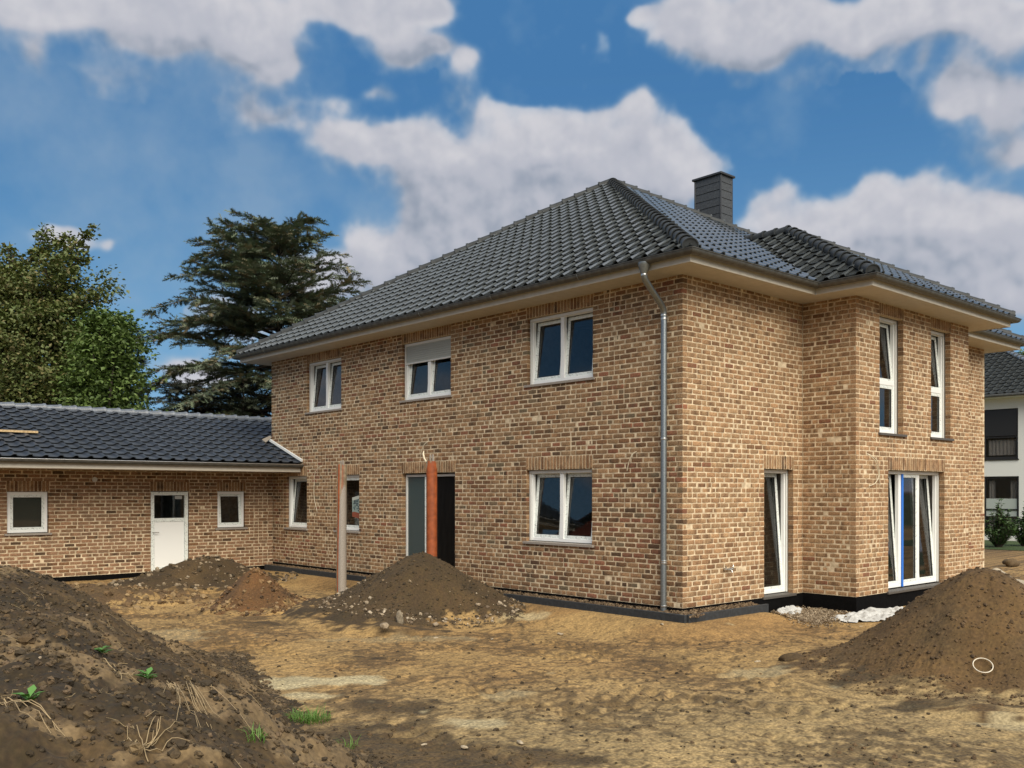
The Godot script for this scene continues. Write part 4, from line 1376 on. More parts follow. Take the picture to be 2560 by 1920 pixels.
class Heap:
	var c: Vector3
	var rx: float
	var rz: float
	var h: float
	var turn: float
	var rough: float
	var seed_: float
	var nz: FastNoiseLite
	func dome(x: float, z: float) -> float:
		var q := Vector2(x - c.x, z - c.z).rotated(turn)
		var a := q.angle()
		var wob := 1.0 + 0.12 * nz.get_noise_2d(cos(a) * 14.0 + seed_ * 50.0, sin(a) * 14.0)
		var r := Vector2(q.x / rx, q.y / rz).length() / wob
		var s := sqrt(r * r + 0.012) - 0.05
		var core := 1.06 - 1.06 * s
		if core < 0.3: core = 0.3 * exp((core - 0.3) / 0.3)
		var y := h * core - 0.02
		return c.y + y + rough * (0.08 * nz.get_noise_2d(x * 10.0 + seed_ * 9.0, z * 10.0) + 0.035 * nz.get_noise_2d(x * 28.0, z * 28.0 + seed_ * 31.0)) + 0.14 * h * nz.get_noise_2d(x * 4.0, z * 4.0 + seed_)

func heap(at: Vector3, rx: float, rz: float, h: float, turn: float, rough: float, seed_: float) -> Heap:
	var p := Heap.new()
	p.c = at; p.rx = rx; p.rz = rz; p.h = h; p.turn = turn; p.rough = rough; p.seed_ = seed_; p.nz = fine
	return p

func heap_mesh(p: Heap, cols: Callable, seg := 150, rings := 64) -> MB:
	var m := MB.new()
	var rows := []
	var cc := []
	for r in rings + 1:
		var ring := PackedVector3Array()
		var cl := PackedColorArray()
		var f := maxf(pow(float(r) / rings, 0.85) * 1.65, 0.002)
		for q in seg + 1:
			var a := TAU * (q % seg) / seg
			var o := Vector2(cos(a) * p.rx * f, sin(a) * p.rz * f).rotated(-p.turn)
			var x := p.c.x + o.x
			var z := p.c.z + o.y
			var y := p.dome(x, z)
			if f > 1.3: y = minf(y, lerpf(y, ground_y(x, z) - 0.12, smoothstep(1.3, 1.6, f)))
			ring.push_back(Vector3(x, y, z) - p.c)
			cl.push_back(cols.call(x, z, y))
		rows.push_back(ring); cc.push_back(cl)
	m.grid(rows, cc, true)
	return m

var rocks := []
func strew(called: String, parent: Node, n: int, place: Callable, size: Vector2, cols: Array, seed_: int, mt: Material = null) -> void:
	# many small lumps or pebbles, uncountable
	var r := RandomNumberGenerator.new()
	r.seed = seed_
	var at := []
	var cc := PackedColorArray()
	for k in n:
		var p = place.call(r)
		if p == null: continue
		var s := lerpf(size.x, size.y, pow(r.randf(), 3.2))
		at.push_back(Transform3D(Basis(Vector3(r.randf() - 0.5, r.randf() - 0.5, r.randf() - 0.5).normalized(), r.randf() * TAU).scaled(Vector3(s, s * r.randf_range(0.6, 1.0), s)), p + Vector3(0, s * 0.15, 0)))
		var c: Color = cols[r.randi() % cols.size()]
		cc.push_back(c * r.randf_range(0.75, 1.25))
	var o := scatter(called, rocks[seed_ % rocks.size()], M.stone if mt == null else mt, at, cc, parent)
	o.set_meta("kind", "stuff")

const PEBBLE := [Color(0.33, 0.26, 0.17), Color(0.25, 0.185, 0.115), Color(0.46, 0.38, 0.27), Color(0.18, 0.13, 0.08)]
const CLOD := [Color(0.068, 0.048, 0.023), Color(0.095, 0.066, 0.031), Color(0.056, 0.04, 0.02), Color(0.125, 0.086, 0.04)]

func soil_heap(label: String, p: Heap, base: Color, other: Color, group := "") -> Node3D:
	var o := thing("soil_heap", label, "soil heap", p.c, 0.0, group)
	put("heap", heap_mesh(p, func(x: float, z: float, _y: float) -> Color:
		var n := broad.get_noise_2d(x * 16.0, z * 16.0 + p.seed_ * 40.0)
		var k := fine.get_noise_2d(x * 24.0, z * 24.0)
		var c := base.lerp(other, clampf(0.35 + n * 1.2, 0.0, 1.0)) * (1.0 + 0.3 * k)
		# spilt crumbs over sand round the foot: patches of the one and the other
		var spill := _y - ground_y(x, z) - 0.17 * (0.6 + fine.get_noise_2d(x * 60.0, z * 60.0) + 0.8 * fine.get_noise_2d(x * 16.0 + 9.0, z * 16.0))
		return ground_color(x, z, 2.0) if spill < 0.0 else c), M.soil, o)
	return o

func stone(label: String, at: Vector3, s: Vector3, col: Color, seed_: int, turn := 0.0, called := "stone", group := "") -> void:
	var o := MeshInstance3D.new()
	o.mesh = rock(seed_, 0.8, 0.45, 9, 14)
	o.material_override = grained(col, 0.9, M.brick.albedo_texture, 3.0)
	o.name = numbered(called)
	add_child(o, true)
	o.transform = Transform3D(Basis(Vector3.UP, turn).scaled_local(s), at)
	tag(o, label, "stone" if called == "stone" else "clod", group)

var mound_a := Vector2(-3.0, 9.35)
var mound_b := Vector2(4.6, 10.95)
func mound_y(x: float, z: float) -> float:
	var p := Vector2(x, z)
	var ab := mound_b - mound_a
	var t := clampf((p - mound_a).dot(ab) / ab.length_squared(), 0.0, 1.0)
	var d := (p - (mound_a + ab * t)).length()
	var crest := lerpf(1.06, 0.95, t)
	var y := crest - 0.58 * (sqrt(d * d + 0.12) - 0.25)
	y += 0.27 * fine.get_noise_2d(x * 4.0 + 50.0, z * 4.0) + 0.17 * fine.get_noise_2d(x * 11.0, z * 11.0 + 40.0) + 0.07 * ridged.get_noise_2d(x * 9.0, z * 9.0) + 0.06 * fine.get_noise_2d(x * 30.0, z * 30.0) + 0.034 * fine.get_noise_2d(x * 75.0, z * 75.0) + 0.03 * fine.get_noise_2d(x * 190.0, z * 190.0)
	if y < -0.2: y = lerpf(y, -0.2 + (y + 0.2) * 0.55, smoothstep(-0.2, -0.5, y))
	return y

func build_heaps() -> void:
	for k in 6: rocks.push_back(chip(k + 3, [0.8, 0.7, 0.9, 0.65, 0.85, 0.75][k]))
	# the big mound of topsoil in the foreground
	var mound := thing("topsoil_mound", "long mound of dark lumpy topsoil with roots and weeds, beside the yard", "soil mound")
	var xs := lines_of([[-6.5, -3.0, 0.07], [-3.0, 6.2, 0.032]])
	var zs := lines_of([[5.6, 11.2, 0.032], [11.2, 14.0, 0.1]])
	put("heap", sheet_mesh(xs, zs, func(x: float, z: float) -> float: return mound_y(x, z),
		func(x: float, z: float) -> Color:
			var n := broad.get_noise_2d(x * 12.0 + 30.0, z * 12.0)
			var k := fine.get_noise_2d(x * 30.0, z * 30.0 + 8.0)
			var c := SOIL.lerp(LOAM, clampf(0.4 + n * 1.1 + k * 0.5, 0.0, 1.0))
			return c.lerp(Color(0.24, 0.168, 0.085), smoothstep(0.10, 0.16, broad.get_noise_2d(x * 7.0 - 60.0, z * 7.0 + 20.0) + k * 0.3)) * (1.0 + 0.3 * k)), M.soil, mound)
	var on_mound := func(r: RandomNumberGenerator):
		var x := r.randf_range(-3.2, 6.0)
		var z := r.randf_range(6.0, 10.8)
		var y := mound_y(x, z)
		return Vector3(x, y, z) if y > ground_y(x, z) - 0.06 else null
	strew("lumps", mound, 420, on_mound, Vector2(0.025, 0.07), [LOAM, SOIL * 1.3, Color(0.19, 0.135, 0.066)], 34, M.stone)
	strew("clods", mound, 5200, on_mound, Vector2(0.010, 0.042), CLOD, 31, M.stone)
	strew("crumbs", mound, 15000, on_mound, Vector2(0.007, 0.028), CLOD + [Color(0.16, 0.11, 0.06)], 32, M.stone)
	strew("pebbles", mound, 260, on_mound, Vector2(0.008, 0.022), PEBBLE, 33)
	# straw and rootlets on it
	var r := RandomNumberGenerator.new()
	r.seed = 8
	var st := MB.new()
	for k in 260:
		var p = on_mound.call(r)
		if p == null: continue
		var a := r.randf() * TAU
		var l := r.randf_range(0.05, 0.3)
		var pts := PackedVector3Array()
		var rad := PackedFloat32Array()
		var d := Vector2(cos(a), sin(a))
		for j in 5:
			var q := Vector2(p.x, p.z) + d * l * j / 4.0
			d = d.rotated(r.randf_range(-0.4, 0.4))
			pts.push_back(Vector3(q.x, mound_y(q.x, q.y) + 0.012 + 0.02 * sin(j * PI / 4.0) * r.randf(), q.y)); rad.push_back(lerpf(0.0019, 0.0008, j / 4.0))
		var g := r.randf_range(0.7, 1.2)
		st.tube(pts, rad, 3, Color(0.34 * g, 0.26 * g, 0.14 * g), false)
	put("rootlets", st, M.straw, mound).set_meta("kind", "stuff")
	# heaps on the yard
	var c1 := plot(1036, 1553, -0.36)
	var p1 := heap(Vector3(c1.x - 0.72, -0.36, c1.z - 0.68), 1.85, 1.66, 1.17, 0.4, 1.0, 1.0)
	var h1 := soil_heap("tall cone of grey-brown earth in front of the house door", p1, LOAM * 0.85, SOIL * 1.25)
	var ring := func(r2: RandomNumberGenerator):
		var a := r2.randf() * TAU
		var f := 1.03 - absf(r2.randfn(0.0, 0.11)) - (0.5 * r2.randf() if r2.randf() < 0.12 else 0.0)
		var o := Vector2(cos(a) * p1.rx * f, sin(a) * p1.rz * f).rotated(-p1.turn)
		return Vector3(o.x, p1.dome(p1.c.x + o.x, p1.c.z + o.y) - p1.c.y, o.y) if f > 0.1 else null
	strew("pebbles", h1, 620, ring, Vector2(0.012, 0.05), PEBBLE + [Color(0.58, 0.5, 0.38), Color(0.2, 0.15, 0.1), Color(0.09, 0.06, 0.032)], 41)
	strew("clods", h1, 2600, func(r2: RandomNumberGenerator):
		var a := r2.randf() * TAU
		var f := sqrt(r2.randf()) * 1.12
		var o := Vector2(cos(a) * p1.rx * f, sin(a) * p1.rz * f).rotated(-p1.turn)
		return Vector3(o.x, p1.dome(p1.c.x + o.x, p1.c.z + o.y) - p1.c.y, o.y), Vector2(0.008, 0.035), CLOD, 42, M.stone)
	var s1 := plot(1000, 1563, -0.3)
	stone("pale pointed stone standing at the foot of the earth cone", Vector3(s1.x, p1.dome(s1.x, s1.z) + 0.07, s1.z), Vector3(0.07, 0.14, 0.06), Color(0.34, 0.29, 0.21), 21, 0.4)
	for q in [[960, 1585, 0.085, "largest pale stone at the foot of the earth cone", 22], [1195, 1552, 0.05, "small pale stone on the edge of the cone by the kerb", 23], [1090, 1572, 0.055, "grey stone lying beside the foot of the earth cone", 24]]:
		var sp := plot(q[0], q[1], -0.36)
		stone(q[3], Vector3(sp.x, maxf(p1.dome(sp.x, sp.z), ground_y(sp.x, sp.z)) + 0.03, sp.z), Vector3(q[2], q[2] * 0.8, q[2] * 0.9), Color(0.42, 0.34, 0.24), q[4], q[4])
	var c2 := plot(640, 1520, -0.36)
	var p2 := heap(Vector3(c2.x - 0.2, -0.36, c2.z - 0.1), 0.92, 0.86, 0.72, 0.0, 1.0, 2.0)
	var h2 := soil_heap("small heap of orange-brown sandy clay", p2, Color(0.20, 0.095, 0.030), Color(0.13, 0.072, 0.030))
	strew("clods", h2, 900, func(r2: RandomNumberGenerator):
		var a := r2.randf() * TAU
		var f := sqrt(r2.randf()) * 1.35
		var x := p2.c.x + cos(a) * p2.rx * f
		var z := p2.c.z + sin(a) * p2.rz * f
		return Vector3(x - p2.c.x, maxf(p2.dome(x, z), ground_y(x, z)) - p2.c.y, z - p2.c.z), Vector2(0.01, 0.07), [Color(0.20, 0.11, 0.042), Color(0.28, 0.17, 0.075), Color(0.1, 0.062, 0.03), Color(0.36, 0.25, 0.13)], 43, M.stone)
	var p3 := heap(Vector3(-11.7, -0.26, 2.75), 1.05, 1.9, 0.62, 0.1, 1.2, 3.0)
	var h3 := soil_heap("low heap of dark earth and rubble against the garage door", p3, LOAM * 0.8, SOIL)
	strew("rubble", h3, 700, func(r2: RandomNumberGenerator):
		var a := r2.randf() * TAU
		var f := sqrt(r2.randf()) * 1.3
		var x := p3.c.x + cos(a) * p3.rx * f
		var z := p3.c.z + sin(a) * p3.rz * f
		return Vector3(x - p3.c.x, maxf(p3.dome(x, z), ground_y(x, z)) - p3.c.y, z - p3.c.z), Vector2(0.012, 0.07), PEBBLE + CLOD, 44)
	var p4 := heap(Vector3(-10.4, -0.34, 5.6), 1.5, 1.7, 0.36, 0.5, 1.8, 4.0)
	var h4 := soil_heap("flat lumpy spread of sandy rubble between mound and garage", p4, Color(0.17, 0.105, 0.048), LOAM)
	strew("rubble", h4, 800, func(r2: RandomNumberGenerator):
		var a := r2.randf() * TAU
		var f := sqrt(r2.randf()) * 1.3
		var x := p4.c.x + cos(a) * p4.rx * f
		var z := p4.c.z + sin(a) * p4.rz * f
		return Vector3(x - p4.c.x, maxf(p4.dome(x, z), ground_y(x, z)) - p4.c.y, z - p4.c.z), Vector2(0.015, 0.1), [Color(0.24, 0.15, 0.065), Color(0.16, 0.10, 0.045), Color(0.34, 0.24, 0.12)], 45, M.stone)
	var p5 := heap(Vector3(4.62, -0.36, 0.0), 1.72, 2.0, 1.26, -0.35, 0.8, 5.0)
	var h5 := soil_heap("broad heap of smooth brown earth in front of the bay", p5, Color(0.165, 0.098, 0.036), LOAM)
	strew("clods", h5, 3600, func(r2: RandomNumberGenerator):
		var a := r2.randf() * TAU
		var f := sqrt(r2.randf()) * 1.16
		var o := Vector2(cos(a) * p5.rx * f, sin(a) * p5.rz * f).rotated(-p5.turn)
		return Vector3(o.x, maxf(p5.dome(p5.c.x + o.x, p5.c.z + o.y), ground_y(p5.c.x + o.x, p5.c.z + o.y)) - p5.c.y, o.y), Vector2(0.007, 0.032), [Color(0.125, 0.077, 0.033), Color(0.10, 0.062, 0.028), Color(0.16, 0.10, 0.045)], 46, M.stone)
	# white ring lying on it
	var dir := plot(2453, 1674, -5.0) - CAM
	var hit := CAM
	for k in 400:
		hit = CAM + dir * (0.1 + k * 0.001)
		if hit.y < p5.dome(hit.x, hit.z): break
	var rg := MB.new()
	var pts := PackedVector3Array()
	var rad := PackedFloat32Array()
	for k in 41:
		var a := TAU * k / 40.0
		var q := Vector2(hit.x + cos(a) * 0.098, hit.z + sin(a) * 0.098)
		pts.push_back(Vector3(q.x, p5.c.y + 0.0, q.y) - Vector3(hit.x, p5.c.y, hit.z) + Vector3(0, hit.y + (p5.dome(hit.x + 0.3, hit.z) - p5.dome(hit.x - 0.3, hit.z)) / 0.6 * cos(a) * 0.08 + (p5.dome(hit.x, hit.z + 0.3) - p5.dome(hit.x, hit.z - 0.3)) / 0.6 * sin(a) * 0.08 - hit.y, 0)); rad.push_back(0.006)
	rg.tube(pts, rad, 6, Color.WHITE, false)
	var ro := put("plastic_ring", rg, mat(Color(0.66, 0.6, 0.48), 0.5))
	ro.position = hit + Vector3(0.03, 0.055, 0.03)
	tag(ro, "thin cream plastic ring lying on the brown earth heap", "ring")
	# clods and stones that lie about on the yard
	var yard := func(r2: RandomNumberGenerator):
		var q := plot(r2.randf_range(150, 2500), 1250.0 + 670.0 * pow(r2.randf_range(0.36, 1.0), 0.9))
		var near := minf(box_dist(q.x, q.z, -LW, 0, -11.8, 0), box_dist(q.x, q.z, 0, 1.043, -8.3, -3.55))
		if near < 0.5 or q.x < -13.0: return null
		var c := ground_color(q.x, q.z, near)
		if c.r > 0.26 and r2.randf() < 0.9: return null
		return Vector3(q.x, ground_y(q.x, q.z) + yard_detail(q.x, q.z), q.z)
	for k in 2: tag(strew_top("yard_clods", 2200, yard, Vector2(0.006, 0.034), CLOD + [Color(0.16, 0.10, 0.046)], 51 + k), "crumbs of dark earth strewn over the sandy yard", "clods")
	var scraps := [[1400, 1587, 0.06, "white elongated scrap on the sand near the cone"], [1895, 1664, 0.05, "pale round stone by the edge of the brown heap"], [1655, 1592, 0.05, "pale crumbled stone on the sand below the corner"], [1090, 1596, 0.04, "small white stone before the foot of the cone"], [1230, 1597, 0.04, "flat white stone on the sand beyond the cone"], [1160, 1878, 0.045, "pale chip lying on the dark soil"], [1060, 1872, 0.03, "tiny pale flake on the dark soil"], [1300, 1862, 0.05, "flat cream splinter on the dark soil"], [2153, 1573, 0.035, "white chip before the fleece"]]
	for k in scraps.size():
		var q: Array = scraps[k]
		var sp := plot(q[0], q[1])
		stone(q[3], Vector3(sp.x, ground_y(sp.x, sp.z) + 0.012, sp.z), Vector3(q[2], q[2] * 0.4, q[2] * 0.6), Color(0.55, 0.47, 0.34), 60 + k, k * 1.3)
	var bc := plot(1985, 1668)
	stone("large brown clod on the yard by the foot of the broad heap", Vector3(bc.x, ground_y(bc.x, bc.z) + 0.05, bc.z), Vector3(0.17, 0.11, 0.14), LOAM * 0.8, 81, 0.5, "earth_clod")
	var rk := plot(2528, 1410, -0.2)
	stone("rounded brown boulder on the bare earth before the neighbour's garden", Vector3(rk.x, ground_y(rk.x, rk.z) + 0.1, rk.z), Vector3(0.2, 0.17, 0.2), Color(0.16, 0.11, 0.055), 82, 0.9)
	var gs := Vector3(-12.6, 0.0, 3.0)
	stone("grey lump of mortar on the heap before the garage door", gs + Vector3(0, p3.dome(-12.6, 3.0) + 0.10, 0), Vector3(0.10, 0.07, 0.09), Color(0.20, 0.18, 0.15), 83, 0.2)
	stone("grey broken block under the lump of mortar", gs + Vector3(0, p3.dome(-12.6, 3.0) + 0.02, 0), Vector3(0.07, 0.09, 0.08), Color(0.17, 0.15, 0.125), 84, 1.2)

func strew_top(called: String, n: int, place: Callable, size: Vector2, cols: Array, seed_: int) -> Node:
	var before := get_child_count()
	strew(called, null, n, place, size, cols, seed_, M.stone)
	return get_child(before)

# ---------------------------------------------------------------- kerb, gravel, fleece, posts, plank
func build_site() -> void:
	# kerb edging round the house
	var kerb := Node3D.new()
	kerb.name = "kerb"
	add_child(kerb, true)
	tag(kerb, "", "", "", "structure")
	var runs := []
	for x in range(5): runs.push_back([Vector3(-13.4 + x * 0.95, 0, 0.285), 0.0, 0.95])
	for x in range(5): runs.push_back([Vector3(-4.88 + x * 1.032, 0, 0.285), 0.0, 1.032])
	for z in range(2): runs.push_back([Vector3(0.285, 0, 0.255 - z * 1.1), PI / 2, 1.1])
	for q in runs:
		var st := MB.new()
		st.bevel_box(Vector3(0.002, -0.34, -0.028), Vector3(q[2] - 0.002, -0.055 + rng.randf_range(-0.004, 0.004), 0.028), 0.006)
		var o := put("kerb_stone", st, M.kerb, kerb)
		o.transform = Transform3D(Basis(Vector3.UP, q[1] + rng.randf_range(-0.003, 0.003)), q[0])
	# gravel between kerb and wall
	var bed := MB.new()
	bed.box(Vector3(-13.5, -0.4, 0.008), Vector3(-8.66, -0.085, 0.255)); bed.box(Vector3(-4.88, -0.4, 0.008), Vector3(0.255, -0.085, 0.255)); bed.box(Vector3(0.008, -0.4, -1.94), Vector3(0.255, -0.085, 0.007))
	tag(put("gravel_bed", bed, grained(Color(0.16, 0.12, 0.08), 0.95, M.brick.albedo_texture, 3.0)), "", "", "", "structure")
	tag(strew_top("gravel", 5200, func(r: RandomNumberGenerator):
		var t := r.randf() * 12.2
		var o := r.randf_range(0.02, 0.25)
		if t < 4.8: return Vector3(-13.45 + t, -0.082 + 0.03 * (1.0 - o / 0.25), o)
		if t < 10.1: return Vector3(-4.85 + (t - 4.8), -0.082 + 0.04 * (1.0 - o / 0.25), o)
		return Vector3(o, -0.082 + 0.05 * (1.0 - o / 0.25), 0.25 - (t - 10.1)), Vector2(0.010, 0.026), [Color(0.19, 0.125, 0.07), Color(0.25, 0.175, 0.10), Color(0.14, 0.092, 0.05), Color(0.32, 0.24, 0.15)], 61), "brown pebbles filling the strip between kerb and brick wall", "gravel")
	tag(strew_top("drain_gravel", 2600, func(r: RandomNumberGenerator):
		var q := plot(2030.0 + clampf(r.randfn() * 38.0, -95.0, 95.0), 1540.0 + clampf(r.randfn() * 9.0, -22.0, 24.0), -0.29)
		return Vector3(q.x, ground_y(q.x, q.z) + 0.02 + 0.03 * r.randf(), q.z), Vector2(0.010, 0.028), PEBBLE, 62), "pale crushed gravel in the pit at the foot of the bay", "gravel")
	# crumpled fleece
	for q in [["long crumpled sheet of white fleece on the ground under the bay", [2100, 1548], [2280, 1535], 0.42, 71.0], ["small grey crumpled end of fleece beside the kerb", [1945, 1545], [1995, 1528], 0.22, 72.0]]:
		var a := plot(q[1][0], q[1][1], -0.28)
		var b := plot(q[2][0], q[2][1], -0.28)
		var m := MB.new()
		var along := b - a
		var side := along.cross(Vector3.UP).normalized()
		var rows := []
		for j in 22:
			var line := PackedVector3Array()
			for i in 48:
				var t := i / 47.0
				var s := (j / 21.0 - 0.5) * 2.0
				var w: float = q[3] * (0.55 + 0.3 * sin(t * 3.0) + 0.35 * fine.get_noise_2d(t * 60.0 + q[4], signf(s) * 40.0))
				var p := a + along * (t + 0.02 * fine.get_noise_2d(j * 9.0, i * 3.0)) - side * (s * w)
				var y := ground_y(p.x, p.z) + 0.015 + absf(fine.get_noise_2d(p.x * 60.0 + q[4], p.z * 60.0)) * 0.16 * (1.0 - s * s * 0.6) + 0.10 * maxf(0.0, s) * t
				line.push_back(Vector3(p.x, y, p.z) - a)
			rows.push_back(line)
		m.grid(rows)
		var o := put("fleece_sheet", m, M.fleece)
		o.position = a
		tag(o, q[0], "fleece")
	# pale heap of plaster or sand by the far corner
	var ph := plot(2490, 1448, -0.26)
	var pile := thing("lime_heap", "small white spill of lime by the far house corner", "lime heap", Vector3(ph.x, -0.30, ph.z))
	var hp := heap(Vector3(ph.x, -0.30, ph.z), 0.5, 0.62, 0.34, 0.3, 0.5, 9.0)
	put("heap", heap_mesh(hp, func(_x: float, _z: float, _y: float) -> Color: return Color(0.62, 0.55, 0.42), 48, 24), M.soil, pile)
	# two posts before the door: plastic drain pipes, one caked in mortar
	for k in 2:
		var at := Vector3(-8.40, 0, 1.05) if k == 0 else Vector3(-5.18, 0, 1.05)
		var base := ground_y(at.x, at.z) - 0.05
		var top := 2.44
		var post := thing("formwork_post", "grey mortar-streaked pipe post with orange showing through" if k == 0 else "orange plastic pipe post with a broken grey top", "post", Vector3(at.x, base, at.z), 0.0, "posts before the front door")
		var rows := []
		var cc := []
		var n := 56
		var seg := 40
		for j in n + 1:
			var ring := PackedVector3Array()
			var cl := PackedColorArray()
			var y := (top - base) * j / n
			for i in seg + 1:
				var a := -TAU * (i % seg) / seg
				var lean := -0.045 * (1.0 - y / 2.8) if k == 0 else 0.0
				ring.push_back(Vector3(cos(a) * 0.105 + lean, y + (0.03 * fine.get_noise_2d(a * 60.0, 5.0 + k * 30.0) if j == n else 0.0), sin(a) * 0.105))
				var orange := Color(0.46, 0.115, 0.032) * (0.85 + 0.3 * fine.get_noise_2d(y * 8.0, a * 8.0))
				var cement := Color(0.42, 0.355, 0.25) * (0.85 + 0.35 * fine.get_noise_2d(a * 40.0, y * 20.0))
				var caked := smoothstep(-0.06, 0.02, fine.get_noise_2d(cos(a) * 16.0 + 31.0, y * 0.9 + sin(a) * 16.0) + (0.17 - 0.16 * smoothstep(1.7, 0.0, y) if k == 0 else -0.6 + 0.68 * smoothstep(2.62, 2.80, y + 0.09 * fine.get_noise_2d(a * 22.0, 3.0))))
				cl.push_back(orange.lerp(cement, caked))
			rows.push_back(ring); cc.push_back(cl)
		var m := MB.new()
		m.grid(rows, cc, true)
		put("pipe", m, grained(Color.WHITE, 0.6, M.plaster.albedo_texture, 1.2, null, 0.0, true), post)
		var core := MB.new()
		core.tube(PackedVector3Array([Vector3(0, 0.0, 0), Vector3(0, top - base - 0.03, 0)]), PackedFloat32Array([0.098, 0.098]), 20)
		put("concrete_core", core, M.sill, post)
		for s: float in [-0.05, 0.035]:
			var pr := MB.new()
			pr.bevel_box(Vector3(s - 0.012, top - base - 0.04, -0.02), Vector3(s + 0.014, top - base + (0.09 if s < 0 else 0.1) + 0.03 * k, 0.012), 0.004)
			put("prong", pr, M.sill, post)
		if k == 1:
			var ca := MB.new()
			ca.tube(PackedVector3Array([Vector3(-0.10, top - base - 0.02, 0.05), Vector3(-0.15, top - base + 0.06, 0.07), Vector3(-0.19, top - base + 0.14, 0.06), Vector3(-0.215, top - base + 0.2, 0.03)]), PackedFloat32Array([0.018, 0.02, 0.02, 0.012]), 6)
			put("cable_end", ca, M.cable, post)
	# roof batten left on the garage
	var bt := MB.new()
	bt.bevel_box(Vector3(0, 0, 0), Vector3(2.6, 0.05, 0.06), 0.004)
	var o := put("roof_batten", bt, M.wood)
	o.transform = Transform3D(Basis(Vector3.UP, PI / 2 + 0.01), Vector3(-13.62, 3.17, 8.35))
	tag(o, "pale wooden batten lying on the dark garage roof", "batten")
	plants()

func blade(m: MB, p: Vector3, d: Vector3, l: float, w: float, col: Color, droop := 0.5) -> void:
	var side := d.cross(Vector3.UP).normalized() * w
	var a := p
	var b := p + (Vector3.UP * 0.8 + d * 0.35).normalized() * l * 0.5
	var c := b + (Vector3.UP * (0.8 - droop) + d).normalized() * l * 0.5
	m.quad(a - side, a + side, b + side * 0.8, b - side * 0.8, col)
	m.tri(b - side * 0.8, b + side * 0.8, c, col)

func plants() -> void:
	var r := RandomNumberGenerator.new()
	r.seed = 77
	var on := func(px: float, py: float) -> Vector3:      # where the photograph's direction meets mound or yard
		var dir := plot(px, py, -5.0) - CAM
		var p := CAM
		for k in 1500:
			p = CAM + dir * (0.15 + k * 0.0008)
			if p.y < maxf(mound_y(p.x, p.z), ground_y(p.x, p.z)): break
		return p
	for g in [[775, 1800, 0.30, 240, "dense tuft of bright green grass at the foot of the mound"], [640, 1850, 0.1, 26, "few thin grass blades on the mound foot"], [870, 1870, 0.14, 40, "sparse low grass on the dark soil beyond the dense tuft"]]:
		var p: Vector3 = on.call(g[0], g[1])
		var m := MB.new()
		for k in g[3]:
			var a := r.randf() * TAU
			var q: Vector3 = Vector3(cos(a), 0, sin(a)) * sqrt(r.randf()) * g[2] * 0.65
			var green := Color(0.095, 0.195, 0.034)      # one green from root to tip
			blade(m, Vector3(q.x, maxf(mound_y(p.x + q.x, p.z + q.z), ground_y(p.x + q.x, p.z + q.z)) - p.y - 0.01, q.z), Vector3(cos(a + r.randf_range(-1.2, 1.2)), 0, sin(a + r.randf_range(-1.2, 1.2))), r.randf_range(0.08, 0.2) * (0.7 + g[2]), 0.0032, green, r.randf_range(0.2, 1.3))
		var o := put("grass_tuft", m, M.leaf)
		o.position = p
		tag(o, g[4], "grass")
	var weeds := [[255, 1640, "low weed with pointed leaves high on the mound"], [75, 1765, "bright weed rosette on the mound beside a long root"], [370, 1705, "small weed on the mound above the dry roots"], [65, 1612, "tiny seedling on the mound near its crest"], [12, 1470, "green leaves at the very crest of the mound"]]
	for w in weeds:
		var p: Vector3 = on.call(w[0], w[1])
		var m := MB.new()
		for k in 13:
			var a := TAU * k / 13.0 + r.randf_range(-0.25, 0.25)
			var d := Vector3(cos(a), r.randf_range(0.3, 0.9), sin(a)).normalized()
			var l := r.randf_range(0.05, 0.11)
			var s := d.cross(Vector3.UP).normalized() * l * 0.2
			var c: Color = [Color(0.075, 0.175, 0.04), Color(0.09, 0.21, 0.048), Color(0.105, 0.24, 0.055)][r.randi() % 3]
			var e := Vector3(0, 0.02 + 0.012 * (k % 3), 0)
			m.quad(e, e + d * l * 0.5 + s, e + d * l + Vector3(0, -0.2 * l, 0), e + d * l * 0.5 - s, c)
		var o := put("weed", m, M.leaf)
		o.position = p
		tag(o, w[2], "weed", "weeds on the topsoil mound")
	# bundles of dry roots
	for q in [[[430, 1715], [505, 1830], "bundle of pale dry roots hanging down the mound slope", 16], [[5, 1755], [165, 1885], "long straight dead stem lying across the mound", 4], [[350, 1880], [400, 1800], "forked dry root at the foot of the mound", 9], [[290, 1690], [350, 1685], "short pale twigs on the upper mound", 5]]:
		var a: Vector3 = on.call(q[0][0], q[0][1])
		var b: Vector3 = on.call(q[1][0], q[1][1])
		var m := MB.new()
		for k in q[3]:
			var pts := PackedVector3Array()
			var rad := PackedFloat32Array()
			var off := Vector3(r.randfn() * 0.02, 0, r.randfn() * 0.02)
			var end := b + Vector3(r.randfn(), 0, r.randfn()) * (0.02 if q[3] == 4 else 0.13)
			var last := r.randf_range(0.6, 1.0)
			for j in 9:
				var t := last * j / 8.0
				var p := a.lerp(end, t) + off + Vector3(sin(t * 9.0 + k) * 0.015, 0, cos(t * 7.0 + k * 2.0) * 0.015)
				p.y = maxf(mound_y(p.x, p.z), ground_y(p.x, p.z)) + 0.012 + 0.03 * sin(t * PI) * r.randf()
				pts.push_back(p - a); rad.push_back(lerpf(0.0034, 0.0012, t))
			var g := r.randf_range(0.8, 1.2)
			m.tube(pts, rad, 4, Color(0.33 * g, 0.25 * g, 0.14 * g), false)
		var o := put("dry_roots", m, M.straw)
		o.position = a
		tag(o, q[2], "roots")

